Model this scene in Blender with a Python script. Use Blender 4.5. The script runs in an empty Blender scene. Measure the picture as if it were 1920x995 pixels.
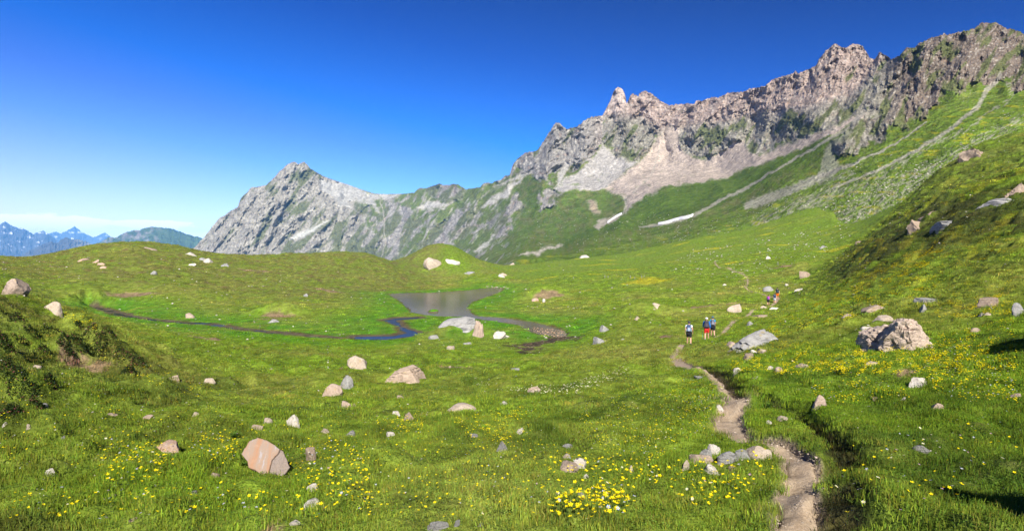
import bpy, bmesh, math, random
import numpy as np
from mathutils import Vector, Matrix

# ---------------------------------------------------------------- camera, sky, sun, exposure
SC = bpy.context.scene
COL = SC.collection
F, CX, HOR = 1066.0, 960.0, 480.0          # focal length, centre column and horizon row of a 1920 x 995 frame
cam_d = bpy.data.cameras.new('camera'); cam = bpy.data.objects.new('camera', cam_d); COL.objects.link(cam)
cam_d.sensor_width = 36.0; cam_d.lens = 36.0*F/1920.0
cam_d.shift_y = -17.5/1920.0
cam_d.clip_start = 0.05; cam_d.clip_end = 120000
cam.rotation_euler = (math.radians(90), 0, 0)
SC.camera = cam
SUN_EL = math.radians(37); SUN_DIR = Vector((0.10, -0.995, 0)).normalized()*math.cos(SUN_EL) + Vector((0, 0, math.sin(SUN_EL)))
world = bpy.data.worlds.new('World'); SC.world = world; world.use_nodes = True
nt = world.node_tree; nt.nodes.clear()
def N(t, kind, **kw):
    n = t.nodes.new(kind)
    for k, v in kw.items():
        setattr(n, k, v)
    return n
sky = N(nt, 'ShaderNodeTexSky', sky_type='NISHITA', sun_disc=False, sun_elevation=SUN_EL,
        sun_rotation=math.atan2(SUN_DIR.x, SUN_DIR.y), altitude=2500, air_density=1.0, dust_density=0.25, ozone_density=3.0)
hsv = N(nt, 'ShaderNodeHueSaturation'); hsv.inputs['Hue'].default_value = 0.503; hsv.inputs['Saturation'].default_value = 1.12; hsv.inputs['Value'].default_value = 1.0
nt.links.new(sky.outputs[0], hsv.inputs['Color'])
# the sky is deepest high up on the right and pales towards the low left
tc = N(nt, 'ShaderNodeTexCoord')
dp = N(nt, 'ShaderNodeVectorMath', operation='DOT_PRODUCT'); dp.inputs[1].default_value = Vector((0.20, 0.0, 0.98)).normalized()
nt.links.new(tc.outputs['Generated'], dp.inputs[0])
rmp = N(nt, 'ShaderNodeValToRGB'); e = rmp.color_ramp
e.elements[0].position = 0.0; e.elements[0].color = (1.5, .98, 1.05, 1)
e.elements[1].position = 1.0; e.elements[1].color = (0.0, 0.10, 0.34, 1)
for p_, c_ in ((.28, (.45, .60, 1.0, 1)), (.38, (.26, .46, .93, 1)), (.48, (.03, .40, .94, 1)), (.70, (0, .22, .66, 1))):
    x = e.elements.new(p_); x.color = c_
mr = N(nt, 'ShaderNodeMapRange'); mr.inputs['From Min'].default_value = -0.10; mr.inputs['From Max'].default_value = 0.50
nt.links.new(dp.outputs['Value'], mr.inputs['Value']); nt.links.new(mr.outputs[0], rmp.inputs[0])
mul = N(nt, 'ShaderNodeMix', data_type='RGBA', blend_type='MULTIPLY'); mul.inputs[0].default_value = 1.0
nt.links.new(hsv.outputs[0], mul.inputs[6]); nt.links.new(rmp.outputs[0], mul.inputs[7])
bg = N(nt, 'ShaderNodeBackground'); bg.inputs['Strength'].default_value = 0.10
out = N(nt, 'ShaderNodeOutputWorld')
# thin bands of cloud low over the far ranges at the left
def wmath(op, a, b_=None):
    m = N(nt, 'ShaderNodeMath', operation=op)
    for i, v in enumerate((a, b_)):
        if v is None: continue
        if isinstance(v, (int, float)): m.inputs[i].default_value = v
        else: nt.links.new(v, m.inputs[i])
    return m.outputs[0]
def wrange(v, a, b_, c, d):
    m = N(nt, 'ShaderNodeMapRange', interpolation_type='SMOOTHSTEP'); nt.links.new(v, m.inputs[0])
    for i, q in enumerate((a, b_, c, d)): m.inputs[i+1].default_value = q
    return m.outputs[0]
sx = N(nt, 'ShaderNodeSeparateXYZ'); nt.links.new(tc.outputs['Generated'], sx.inputs[0])
az = wmath('ARCTAN2', sx.outputs[0], sx.outputs[1]); el = sx.outputs[2]
cb = N(nt, 'ShaderNodeCombineXYZ'); nt.links.new(wmath('MULTIPLY', az, 26.0), cb.inputs[0]); nt.links.new(wmath('MULTIPLY', el, 95.0), cb.inputs[1])
cn = N(nt, 'ShaderNodeTexNoise'); cn.inputs['Scale'].default_value = 1.0; cn.inputs['Detail'].default_value = 7; cn.inputs['Roughness'].default_value = .6; nt.links.new(cb.outputs[0], cn.inputs['Vector'])
bandc = None
for a0, e0, wa, we in ((-.690, .046, .085, .013), (-.560, .047, .060, .008), (-.64, .030, .20, .010), (-.86, .038, .12, .012)):
    da = wmath('DIVIDE', wmath('SUBTRACT', az, a0), wa); de = wmath('DIVIDE', wmath('SUBTRACT', el, e0), we)
    dd = wmath('ADD', wmath('MULTIPLY', da, da), wmath('MULTIPLY', de, de)); k_ = wrange(dd, 1.6, 0.0, 0, 1)
    bandc = k_ if bandc is None else wmath('MAXIMUM', bandc, k_)
cf = wmath('MULTIPLY', wrange(wmath('ADD', cn.outputs['Fac'], wmath('MULTIPLY', bandc, .42)), .66, .80, 0, .85), wrange(bandc, 0, .25, 0, 1))
cm = N(nt, 'ShaderNodeMix', data_type='RGBA'); nt.links.new(cf, cm.inputs[0]); nt.links.new(mul.outputs[2], cm.inputs[6]); cm.inputs[7].default_value = (9.0, 9.0, 9.4, 1)
nt.links.new(cm.outputs[2], bg.inputs['Color']); nt.links.new(bg.outputs[0], out.inputs['Surface'])
sun_d = bpy.data.lights.new('sun', 'SUN'); sun_d.energy = 4.6; sun_d.angle = math.radians(0.53); sun_d.color = (1.0, 0.95, 0.86)
sun = bpy.data.objects.new('sun', sun_d); COL.objects.link(sun)
sun.rotation_euler = SUN_DIR.to_track_quat('Z', 'Y').to_euler()
SC.view_settings.view_transform = 'Standard'; SC.view_settings.look = 'None'
SC.view_settings.exposure = 1.08; SC.view_settings.gamma = 1.0; SC.view_settings.use_curve_mapping = False
SC.cycles.use_denoising = True; SC.cycles.denoising_prefilter = 'FAST'
SC.cycles.max_bounces = 6; SC.cycles.diffuse_bounces = 2; SC.cycles.glossy_bounces = 2; SC.cycles.transmission_bounces = 3
SC.cycles.transparent_max_bounces = 4; SC.cycles.volume_bounces = 0; SC.cycles.caustics_reflective = False; SC.cycles.caustics_refractive = False
SC.cycles.adaptive_threshold = 0.006
rng = np.random.default_rng(7); random.seed(7)

# ---------------------------------------------------------------- number helpers
def sstep(a, b, x):
    t = np.clip((x-a)/(b-a), 0, 1); return t*t*(3-2*t)
def lerp(a, b, t): return a+(b-a)*t
def lerpc(a, b, t): return a+(np.asarray(b)-a)*t[..., None]
def _hash(ix, iy, s):
    h = (ix.astype(np.int64)*374761393 + iy.astype(np.int64)*668265263 + s*1274126177) & 0xffffffff
    h = ((h ^ (h >> 13))*1274126177) & 0xffffffff
    return (h ^ (h >> 16)) & 0xffffffff
def noise(x, y, s=0):
    ix = np.floor(x); iy = np.floor(y); fx = x-ix; fy = y-iy
    u = fx*fx*fx*(fx*(fx*6-15)+10); v = fy*fy*fy*(fy*(fy*6-15)+10)
    def g(a, b):
        an = _hash(ix+a, iy+b, s)*(2*math.pi/4294967296.0)
        return np.cos(an)*(fx-a)+np.sin(an)*(fy-b)
    return (lerp(lerp(g(0, 0), g(1, 0), u), lerp(g(0, 1), g(1, 1), u), v))*1.41
def fbm(x, y, s=0, o=4, gain=0.5):
    r = 0; a = 1; t = 0
    for k in range(o):
        r = r+a*noise(x*2**k+17.3*k, y*2**k-9.1*k, s+k); t += a; a *= gain
    return r/t*1.4
def ridged(x, y, s=0, o=4, gain=0.55):
    r = 0; a = 1; t = 0
    for k in range(o):
        r = r+a*(1-2*np.abs(noise(x*2**k+31.7*k, y*2**k+5.3*k, s+k))*1.2); t += a; a *= gain
    return r/t
class TPS:
    def __init__(s, P, v, reg=1e-4):
        P = np.asarray(P, float); v = np.asarray(v, float); n = len(P); s.P = P
        K = s.k(P); K[np.arange(n), np.arange(n)] += reg
        Q = np.c_[np.ones(n), P]; A = np.zeros((n+3, n+3)); A[:n, :n] = K; A[:n, n:] = Q; A[n:, :n] = Q.T
        s.w = np.linalg.solve(A, np.r_[v, 0, 0, 0])
    def k(s, X):
        d2 = ((X[:, None, :]-s.P[None])**2).sum(-1)
        return 0.5*d2*np.log(d2+1e-12)
    def __call__(s, a, b):
        sh = np.shape(a); X = np.c_[np.ravel(a), np.ravel(b)]; r = np.empty(len(X))
        for i in range(0, len(X), 20000):
            x = X[i:i+20000]; r[i:i+20000] = s.k(x)@s.w[:-3]+s.w[-3]+x@s.w[-2:]
        return r.reshape(sh)
def poly_sd(x, y, poly, margin=None):
    """signed distance to a polygon, positive inside"""
    P = np.asarray(poly, float)
    if margin is not None:
        b0 = P.min(0)-margin; b1 = P.max(0)+margin; m = (x > b0[0]) & (x < b1[0]) & (y > b0[1]) & (y < b1[1])
        r = np.full(np.shape(x), -float(margin))
        if m.any(): r[m] = poly_sd(x[m], y[m], P)
        return r
    d = np.full(np.shape(x), 1e18); ins = np.zeros(np.shape(x), bool)
    for i in range(len(P)):
        ax, ay = P[i]; bx, by = P[(i+1) % len(P)]
        ex, ey = bx-ax, by-ay; t = np.clip(((x-ax)*ex+(y-ay)*ey)/(ex*ex+ey*ey+1e-12), 0, 1)
        d = np.minimum(d, (x-ax-t*ex)**2+(y-ay-t*ey)**2)
        c = ((ay > y) != (by > y)) & (x < (bx-ax)*(y-ay)/((by-ay) if by != ay else 1e-9)+ax)
        ins ^= c
    return np.where(ins, 1, -1)*np.sqrt(d)
def line_d(x, y, pts, w=None, margin=3.0):
    """distance to a polyline (divided by the half width there when w is given), and the position along it"""
    P = np.asarray(pts, float); mg = 3.0*(np.max(w) if w is not None else margin)
    b0 = P.min(0)-mg; b1 = P.max(0)+mg; m = (x > b0[0]) & (x < b1[0]) & (y > b0[1]) & (y < b1[1])
    if not m.all():
        d = np.full(np.shape(x), 99.0); al = np.zeros(np.shape(x))
        if m.any(): d[m], al[m] = line_d(x[m], y[m], P, w, margin)
        return d, al
    d = np.full(np.shape(x), 1e18); al = np.zeros(np.shape(x)); L = 0
    for i in range(len(P)-1):
        ax, ay = P[i]; bx, by = P[i+1]; ex, ey = bx-ax, by-ay; ln = math.hypot(ex, ey)
        t = np.clip(((x-ax)*ex+(y-ay)*ey)/(ex*ex+ey*ey+1e-12), 0, 1)
        q = np.sqrt((x-ax-t*ex)**2+(y-ay-t*ey)**2)
        if w is not None: q = q/lerp(w[i], w[i+1], t)
        m = q < d; d = np.where(m, q, d); al = np.where(m, L+t*ln, al); L += ln
    return d, al

# ---------------------------------------------------------------- object helpers
def mesh_np(name, co, faces, mats=None, smooth=True, cols=None, fmat=None, link=True, parent=None):
    co = np.asarray(co, np.float32); me = bpy.data.meshes.new(name)
    if isinstance(faces, np.ndarray):
        k = faces.shape[1]; nf = len(faces); tot = np.full(nf, k, np.int32); flat = faces.ravel().astype(np.int32)
    else:
        nf = len(faces); tot = np.array([len(f) for f in faces], np.int32); flat = np.array([i for f in faces for i in f], np.int32)
    me.vertices.add(len(co)); me.vertices.foreach_set('co', co.ravel())
    me.loops.add(len(flat)); me.loops.foreach_set('vertex_index', flat)
    me.polygons.add(nf); me.polygons.foreach_set('loop_start', np.r_[0, np.cumsum(tot)[:-1]].astype(np.int32)); me.polygons.foreach_set('loop_total', tot)
    me.update(calc_edges=True)
    me.polygons.foreach_set('use_smooth', np.full(nf, smooth))
    if cols is not None:
        a = me.color_attributes.new('Col', 'FLOAT_COLOR', 'POINT')
        c = np.ones((len(co), 4), np.float32); c[:, :3] = np.clip(cols, 0, 1); a.data.foreach_set('color', c.ravel())
    if fmat is not None: me.polygons.foreach_set('material_index', np.asarray(fmat, np.int32))
    for m in (mats or []): me.materials.append(m)
    me.validate() if False else None
    o = bpy.data.objects.new(name, me)
    if link: COL.objects.link(o)
    if parent is not None: o.parent = parent
    return o
def grid_faces(nr, nc):
    i = np.arange(nr-1)[:, None]*nc+np.arange(nc-1)[None]
    return np.stack([i, i+1, i+nc+1, i+nc], -1).reshape(-1, 4)
def tag(o, label=None, cat=None, group=None, kind=None):
    if label: o['label'] = label
    if cat: o['category'] = cat
    if group: o['group'] = group
    if kind: o['kind'] = kind
    return o
def P(px, py, Y): return (px-CX)/F*Y, Y, -(py-HOR)/F*Y
def proj(x, y, z): return CX+F*x/y, HOR-F*z/y
# ---------------------------------------------------------------- the near land: a height field through surveyed points (image column, image row, depth in metres)
CP = [
 (-900,1250,2.4),(0,1300,2.2),(960,1400,1.9),(1900,1300,2.0),(2900,1200,2.4),(960,4000,.5),(-1500,3500,.5),(3500,3500,.5),
 (-300,1000,3.5),(0,995,3.6),(480,995,3.5),(960,995,3.5),(1490,995,3.6),(1900,995,3.3),(2200,980,3.3),
 (-200,880,4.8),(0,900,4.6),(480,900,5),(960,900,5),(1300,900,4.9),(1490,900,4.8),(1700,900,4.5),(1900,900,4.2),(2200,880,4),
 (-200,790,6),(0,800,6.2),(300,800,7),(700,800,8.3),(1000,800,8),(1370,790,7.2),(1600,800,6.6),(1900,800,6),(2200,770,5.6),
 (0,720,8),(250,720,10.3),(600,720,17),(800,720,19),(1000,720,17),(1200,720,14.5),(1340,720,13),(1600,720,9.8),(1900,720,8.4),(2200,700,7.6),
 (-200,640,9.5),(0,640,10.8),(150,640,13.3),(260,690,12.5),(300,650,32),(450,650,40),(600,660,42),(800,660,45),(1000,680,38),(1150,650,42),(1270,665,32),(1292,645,43.5),(1336,631,47.5),(1440,640,24),(1560,640,17.5),(1680,650,14),(1800,640,13),(1900,640,11.5),(2200,620,10),
 (350,700,20),(400,760,12),(150,700,10.8),
 (-200,545,16),(0,556,17),(60,568,19),(110,592,19.5),(180,622,17.5),(230,655,15.5),
 (40,600,14.5),(100,620,15),(60,575,42),(140,592,48),(220,618,40),(0,545,60),
 (100,575,75),(100,560,95),(100,530,110),(100,500,135),(67,484,165),(67,492,240),
 (0,520,95),(0,500,120),(0,483,150),(0,492,240),(-250,485,150),(-250,496,240),(-250,520,95),(-250,560,60),
 (170,560,98),(170,592,75),(240,590,85),(330,603,77),(400,608,74),(500,625,65),(180,577,96),
 (300,620,62),(300,560,100),(300,530,115),(300,500,135),(300,475,160),(280,457,178),(280,468,235),
 (450,560,105),(450,530,130),(450,500,155),(450,479,185),(450,490,240),(167,463,170),(167,474,235),(353,467,178),(353,480,235),(395,477,180),
 (600,560,114),(600,540,132),(600,510,160),(640,475,195),(640,486,240),(560,478,190),
 (690,476,200),(740,491,207),(700,520,165),(740,545,152),(690,492,245),
 (650,590,86),(660,560,119),(850,535,172),(950,539,159),(1000,560,118),(1000,590,86),(900,600,79),(1050,620,67),(700,640,59),(600,610,73),(850,650,55),(950,652,54),(1050,650,54),(980,668,49),(760,600,79),
 (1100,590,80),(1100,560,110),(1100,530,150),(1100,505,195),(1000,520,190),(1000,500,235),(1000,494,290),
 (1200,575,82),(1200,540,125),(1200,510,175),(1200,490,230),(1200,468,290),(1200,610,58),
 (1300,600,62),(1300,575,85),(1300,540,115),(1300,500,165),(1300,470,235),(1300,446,290),
 (1400,600,55),(1400,575,78),(1440,573,84),(1400,540,105),(1400,500,150),(1400,460,225),(1400,428,290),
 (1456,560,90),(1500,540,95),(1500,510,118),(1500,480,150),(1520,440,225),(1530,385,290),(1500,600,40),(1550,560,60),(1550,520,80),(1560,498,95),(1600,472,150),
 (1600,600,24),(1600,560,38),(1600,520,55),(1595,476,85),(1630,452,80),(1663,436,76),(1690,426,72),(1713,410,69),(1757,384,65),(1800,372,61),(1850,357,57),(1920,340,53),
 (1700,560,27),(1700,500,42),(1700,450,58),(1800,600,17),(1800,550,23),(1800,500,31),(1800,440,43),(1800,400,52),(1900,560,17),(1900,500,24),(1900,440,33),(1900,380,44),(2100,500,20),(2100,400,32),(2100,330,45),
 (1760,360,85),(1800,340,90),(1850,310,95),(1920,290,95),(1742,339,112),(1762,321,115),(1794,300,120),(1834,273,125),(1867,263,125),(1920,253,122),(1715,368,105),(2050,231,115),
 (1742,352,180),(1830,300,190),(1920,268,200),(1690,412,150),(1650,440,150),
 (1700,366,260),(1800,318,260),(1900,274,260),(2070,230,260),
 (813,457,230),(783,480,218),(860,500,200),(820,510,195),(900,515,185),(930,497,238),(873,476,240),(753,490,222),(820,475,262),(873,490,268),(850,482,205),(800,494,206),(953,509,225),(930,500,285),(800,500,290),
]
CP = np.array(CP, float)
def warp(x, y): return x/(y+4.0)*2.2, np.log(y+4.0)
cx_, cy_, cz_ = P(CP[:, 0], CP[:, 1], CP[:, 2])
HT = TPS(np.c_[warp(cx_, cy_)], cz_/(cy_+4.0), reg=2e-5)
def h_base(x, y):
    y = np.maximum(y, -1.5)
    return HT(*warp(x, y))*(y+4.0)
def ground_hit(px, py, hf=None, near=1.0, far=300.0):
    """where the ray through an image point first meets the land"""
    px = np.atleast_1d(np.asarray(px, float)); py = np.atleast_1d(np.asarray(py, float))
    Y = np.exp(np.linspace(math.log(near), math.log(far), 420)); X = (px[:, None]-CX)/F*Y[None]
    z = (hf or h_base)(X, np.broadcast_to(Y, X.shape)); ray = -(py[:, None]-HOR)/F*Y[None]
    below = z >= ray
    below[:, 0] = False
    i = np.where(below.any(1), below.argmax(1), len(Y)-1)
    i0 = np.maximum(i-1, 0); r = np.arange(len(px))
    a = (ray-z)[r, i0]; b = (ray-z)[r, i]; t = np.clip(a/(a-b+1e-9), 0, 1)
    y = lerp(Y[i0], Y[i], t)
    return (px-CX)/F*y, y
WZ = -9.0                                              # the pond's level
def on_water(pts):
    a = np.array(pts, float); y = -WZ*F/(a[:, 1]-HOR); return np.c_[(a[:, 0]-CX)/F*y, y]
POND = on_water([(728,551),(760,549),(800,549),(870,545),(905,541),(925,539),(946,541),(935,548),(915,556),(885,566),(876,575),(880,585),(890,592),(920,594),(960,598),(1000,604),(1030,611),(1057,620),(1060,630),(1045,632),(1012,627),(992,619),(970,609),(935,603),(900,599),(870,595),(830,593),(800,591),(772,586),(768,578),(755,568),(742,559)])
BROOK = on_water([(712,600),(735,596),(760,595),(790,594),(800,597),(770,599),(750,601),(757,608),(768,616),(790,622),(795,626),(775,631),(740,637),(700,639),(660,638),(646,633),(660,629),(700,629),(735,628),(752,624),(745,616),(735,609)])
RILL = on_water([(155,574),(185,575),(220,583),(260,594),(300,600),(345,604),(400,606),(450,615),(520,622),(600,631),(640,634),(640,638),(590,635),(510,627),(440,619),(395,611),(330,607),(290,604),(240,597),(210,590),(180,580)])
BOG = on_water([(960,650),(985,645),(1010,640),(1030,634),(1058,626),(1075,637),(1092,643),(1090,648),(1050,645),(1020,650),(1010,660),(995,668),(985,666),(975,658)])
PATH_PX = [(1488,1060),(1492,990),(1496,940),(1503,890),(1492,850),(1470,832),(1432,818),(1395,812),(1372,798),(1366,778),(1378,760),(1372,742),(1352,724),(1332,706),(1305,695),(1282,688),(1268,676),(1266,662),(1280,652),(1305,644),(1335,632),(1362,614),(1392,596),(1420,582),(1443,573),(1456,563),(1458,556)]
PATH_W = [.115,.115,.12,.12,.125,.125,.11,.12,.17,.18,.16,.15,.15,.19,.20,.26,.26,.22,.16,.15,.16,.18,.20,.22,.24,.26,.28]
px_, py_ = np.array(PATH_PX, float).T
PATH = np.c_[ground_hit(px_, py_)]
PATH2_PX = [(1458,556),(1440,552),(1402,545),(1396,538),(1402,530),(1398,518),(1385,510),(1362,505),(1345,498),(1340,490)]
px_, py_ = np.array(PATH2_PX, float).T
PATH2 = np.c_[ground_hit(px_, py_, near=70)]
def spline(pts, n=8, extra=None):
    p = np.asarray(pts, float); q = []
    ex = None if extra is None else []
    for i in range(len(p)-1):
        a, b, c, d = p[max(i-1, 0)], p[i], p[i+1], p[min(i+2, len(p)-1)]
        for k in range(n):
            t = k/n; q.append(.5*((2*b)+(c-a)*t+(2*a-5*b+4*c-d)*t*t+(3*b-a-3*c+d)*t**3))
            if ex is not None: ex.append(lerp(extra[i], extra[i+1], t))
    q.append(p[-1])
    if ex is not None: ex.append(extra[-1]); return np.array(q), np.array(ex)
    return np.array(q)
PATHS, PATHSW = spline(PATH, 5, PATH_W)
def gul(pts):
    a = np.array(pts, float); return spline(np.c_[ground_hit(a[:, 0], a[:, 1])], 4)
GUL1 = gul([(1318,692),(1340,698),(1362,714),(1384,734),(1402,748),(1424,757)])
GUL2 = gul([(1402,744),(1425,757),(1462,762),(1495,770),(1520,782),(1545,800),(1565,815),(1582,838),(1592,862),(1586,890)])
GUL3 = gul([(1580,940),(1572,970),(1560,1010)])
TUSSOCK = [(55,622,.5,.28,5),(95,605,.45,.3,5),(150,628,.8,.5,9),(172,652,.8,.45,9),(205,668,.8,.42,9),(245,690,.7,.3,8),(130,660,.6,.3,6),(20,665,.6,.35,6),(10,735,.5,.3,6),(60,760,.4,.22,6),(90,700,.5,.2,6),(270,770,.5,.12,5),(300,740,.5,.14,5),(60,810,.35,.18,4),(255,830,.3,.1,4),(95,880,.25,.08,3)]
tp = np.array([t[:2] for t in TUSSOCK], float); TX, TY = ground_hit(tp[:, 0], tp[:, 1])
MOUNDS = [(528,590,9.0,3.3,2.0),(868,628,8.0,4.6,1.2),(1018,560,10.0,6,3.0),(1215,585,12,3.5,1.2),(1500,508,8,5,1.6),(235,468,14,5,1.2),(1010,700,5,3,.3)]
mp_ = np.array([m[:2] for m in MOUNDS], float); MX, MY = ground_hit(mp_[:, 0], mp_[:, 1])
OUTSIDE_ROCKS = []
def band(x, y, lo, hi): return sstep(lo, hi, y)
def height(x, y, fine=True):
    x = np.asarray(x, float); y = np.asarray(y, float)
    z = h_base(x, y)
    for (a, b, rx, ry, hh), mx, my in zip(MOUNDS, MX, MY):
        z = z+hh*np.exp(-((x-mx)/(rx*.5))**2-((y-my)/(ry*.5))**2)
    # knolls near the left bank
    u = x/(y+4)
    if fine:
        far = sstep(8, 120, y)
        a1 = lerp(.09, .38, sstep(8, 80, y)); amp = np.ones_like(y)
        flat = sstep(-7.2, -8.9, z)                                      # marshy floor round the pond is smooth
        amp = amp*(1-.85*flat)
        z = z+amp*(fbm(x/9.0, y/9.0, 3, 3)*a1*1.6 + fbm(x/2.6, y/2.6, 5, 3)*lerp(.07, .16, far))
        rb = sstep(.42, .62, x/(y+1.0))*sstep(9, 16, y)*(y < 200)         # right bank: steps along the slope
        z = z+rb*(fbm((x*.8+y*.3)/2.0, (y*.9-x*.3)/4.0, 9, 4)*.85*sstep(9, 45, y))
        lh = sstep(95, 125, y)*(x < 5)
        z = z+lh*(1-sstep(225, 250, y))*(fbm(x/3.0, y/2.2, 11, 3)*.30)
        lb = sstep(-.38, -.55, x/(y+2.0))*sstep(24, 17, y)*sstep(3, 6, y)
        z = z+lb*(fbm(x/1.1, y/1.1, 21, 4)*.26-np.maximum(0, fbm(x/.7, y/.7, 26, 2)-.15)*.5)
        qd, _ = line_d(x, y, PATHS, None, 2.0); amp = amp*sstep(.3, 1.3, qd)
        z = z+amp*sstep(9, 18, y)*sstep(130, 90, y)*(fbm(x/2.4, y/1.0, 17, 3)*.17+np.maximum(0, fbm(x/1.5, y/.9, 18, 2)-.1)*.45)
        near = sstep(22, 10, y)
        z = z+near*(fbm(x/.45, y/.45, 15, 3)*.07+np.maximum(fbm(x/1.0, y/1.0, 16, 2), 0)*.20)
        for (a, b, r, hh, _), mx, my in zip(TUSSOCK, TX, TY):
            z = z+hh*np.exp(-(((x-mx)**2+(y-my)**2)/(r*.55)**2)**1.6)
    # gullies beside the path
    jit = noise(x*1.7, y*1.7, 33)*.08 if fine else 0
    for g, w, d in ((GUL1, .13, .16), (GUL2, .12, .17), (GUL3, .09, .07)):
        q, _ = line_d(x, y, g)
        z = z-d*sstep(w+.10, w*.45, q+jit*.6)
        z = z+.10*sstep(w+.55, w+.12, q)*sstep(w+.02, w+.16, q)*.6
    # the trodden path
    q, _ = line_d(x, y, PATHS, PATHSW)
    pw = q+(noise(x*2.4, y*2.4, 41)*.22+noise(x*7, y*7, 42)*.12 if fine else 0)
    z = z-.10*sstep(1.45, .75, pw)
    # the bank right of the upper path
    # basins under open water
    for poly, dep in ((POND, .8), (BROOK, .35), (RILL, .30)):
        b0 = poly.min(0)-6; b1 = poly.max(0)+6
        m = (x > b0[0]) & (x < b1[0]) & (y > b0[1]) & (y < b1[1])
        if m.any():
            sd = poly_sd(x[m], y[m], poly)
            sdn = sd+noise(x[m]*.45, y[m]*.45, 51)*.5*min(1, dep*1.4)
            if dep == .30: sdn = sd*.8-.42+noise(x[m]*.33, y[m]*.5, 52)*1.3
            if dep == .35: sdn = sd-.42+noise(x[m]*.4, y[m]*.4, 53)*.5
            zz = z[m]; shore = WZ+.14+np.clip(-sdn, 0, 6)*.03
            k = sstep(-5.0 if dep > .5 else -2.2, -.4, sdn)
            zz = lerp(zz, np.minimum(np.maximum(zz, WZ+.10), np.maximum(shore, WZ+.10)), k)
            zz = np.where(sdn > -.4, WZ+.12-np.clip(sdn+.4, 0, 3)*dep*.7, zz)
            z = z.copy(); z[m] = zz
    # everywhere else stays above the water
    b0 = POND.min(0)-40
    sdp = None
    return z
NR, NC = 760, 1180
vr = np.linspace(math.log(4-.6), math.log(4+296.0), NR); gy = np.exp(vr)-4.0
uc = np.linspace(-1.12, 1.12, NC)
GX = uc[None]*(gy[:, None]+4.0); GY = np.broadcast_to(gy[:, None], GX.shape).copy()
GZ = height(GX, GY)
inw = np.maximum.reduce([poly_sd(GX, GY, p_, 16) for p_ in (POND, BROOK, RILL)])
dry = sstep(-.3, -2.5, inw)
mid = (GY > 40) & (GY < 200)
GZ = np.where(mid & (GZ < WZ+.12), lerp(GZ, WZ+.14+(GZ-WZ-.12)*.05, dry), GZ)
GZ = GZ-sstep(286, 296, GY)*1.2-14*sstep(222, 262, GY)*sstep(.56, .62, GX/GY)
def surf(x, y):
    """height of the finished land at a point (read off the grid)"""
    x = np.asarray(x, float); y = np.asarray(y, float)
    r = np.clip((np.log(np.maximum(y, -.55)+4)-vr[0])/(vr[1]-vr[0]), 0, NR-1.001); c = np.clip((x/(y+4)-uc[0])/(uc[1]-uc[0]), 0, NC-1.001)
    i = r.astype(int); j = c.astype(int); fr = r-i; fc = c-j
    return lerp(lerp(GZ[i, j], GZ[i, j+1], fc), lerp(GZ[i+1, j], GZ[i+1, j+1], fc), fr)
def hit(px, py, near=1.5, far=290): return ground_hit(px, py, surf, near, far)

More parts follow.
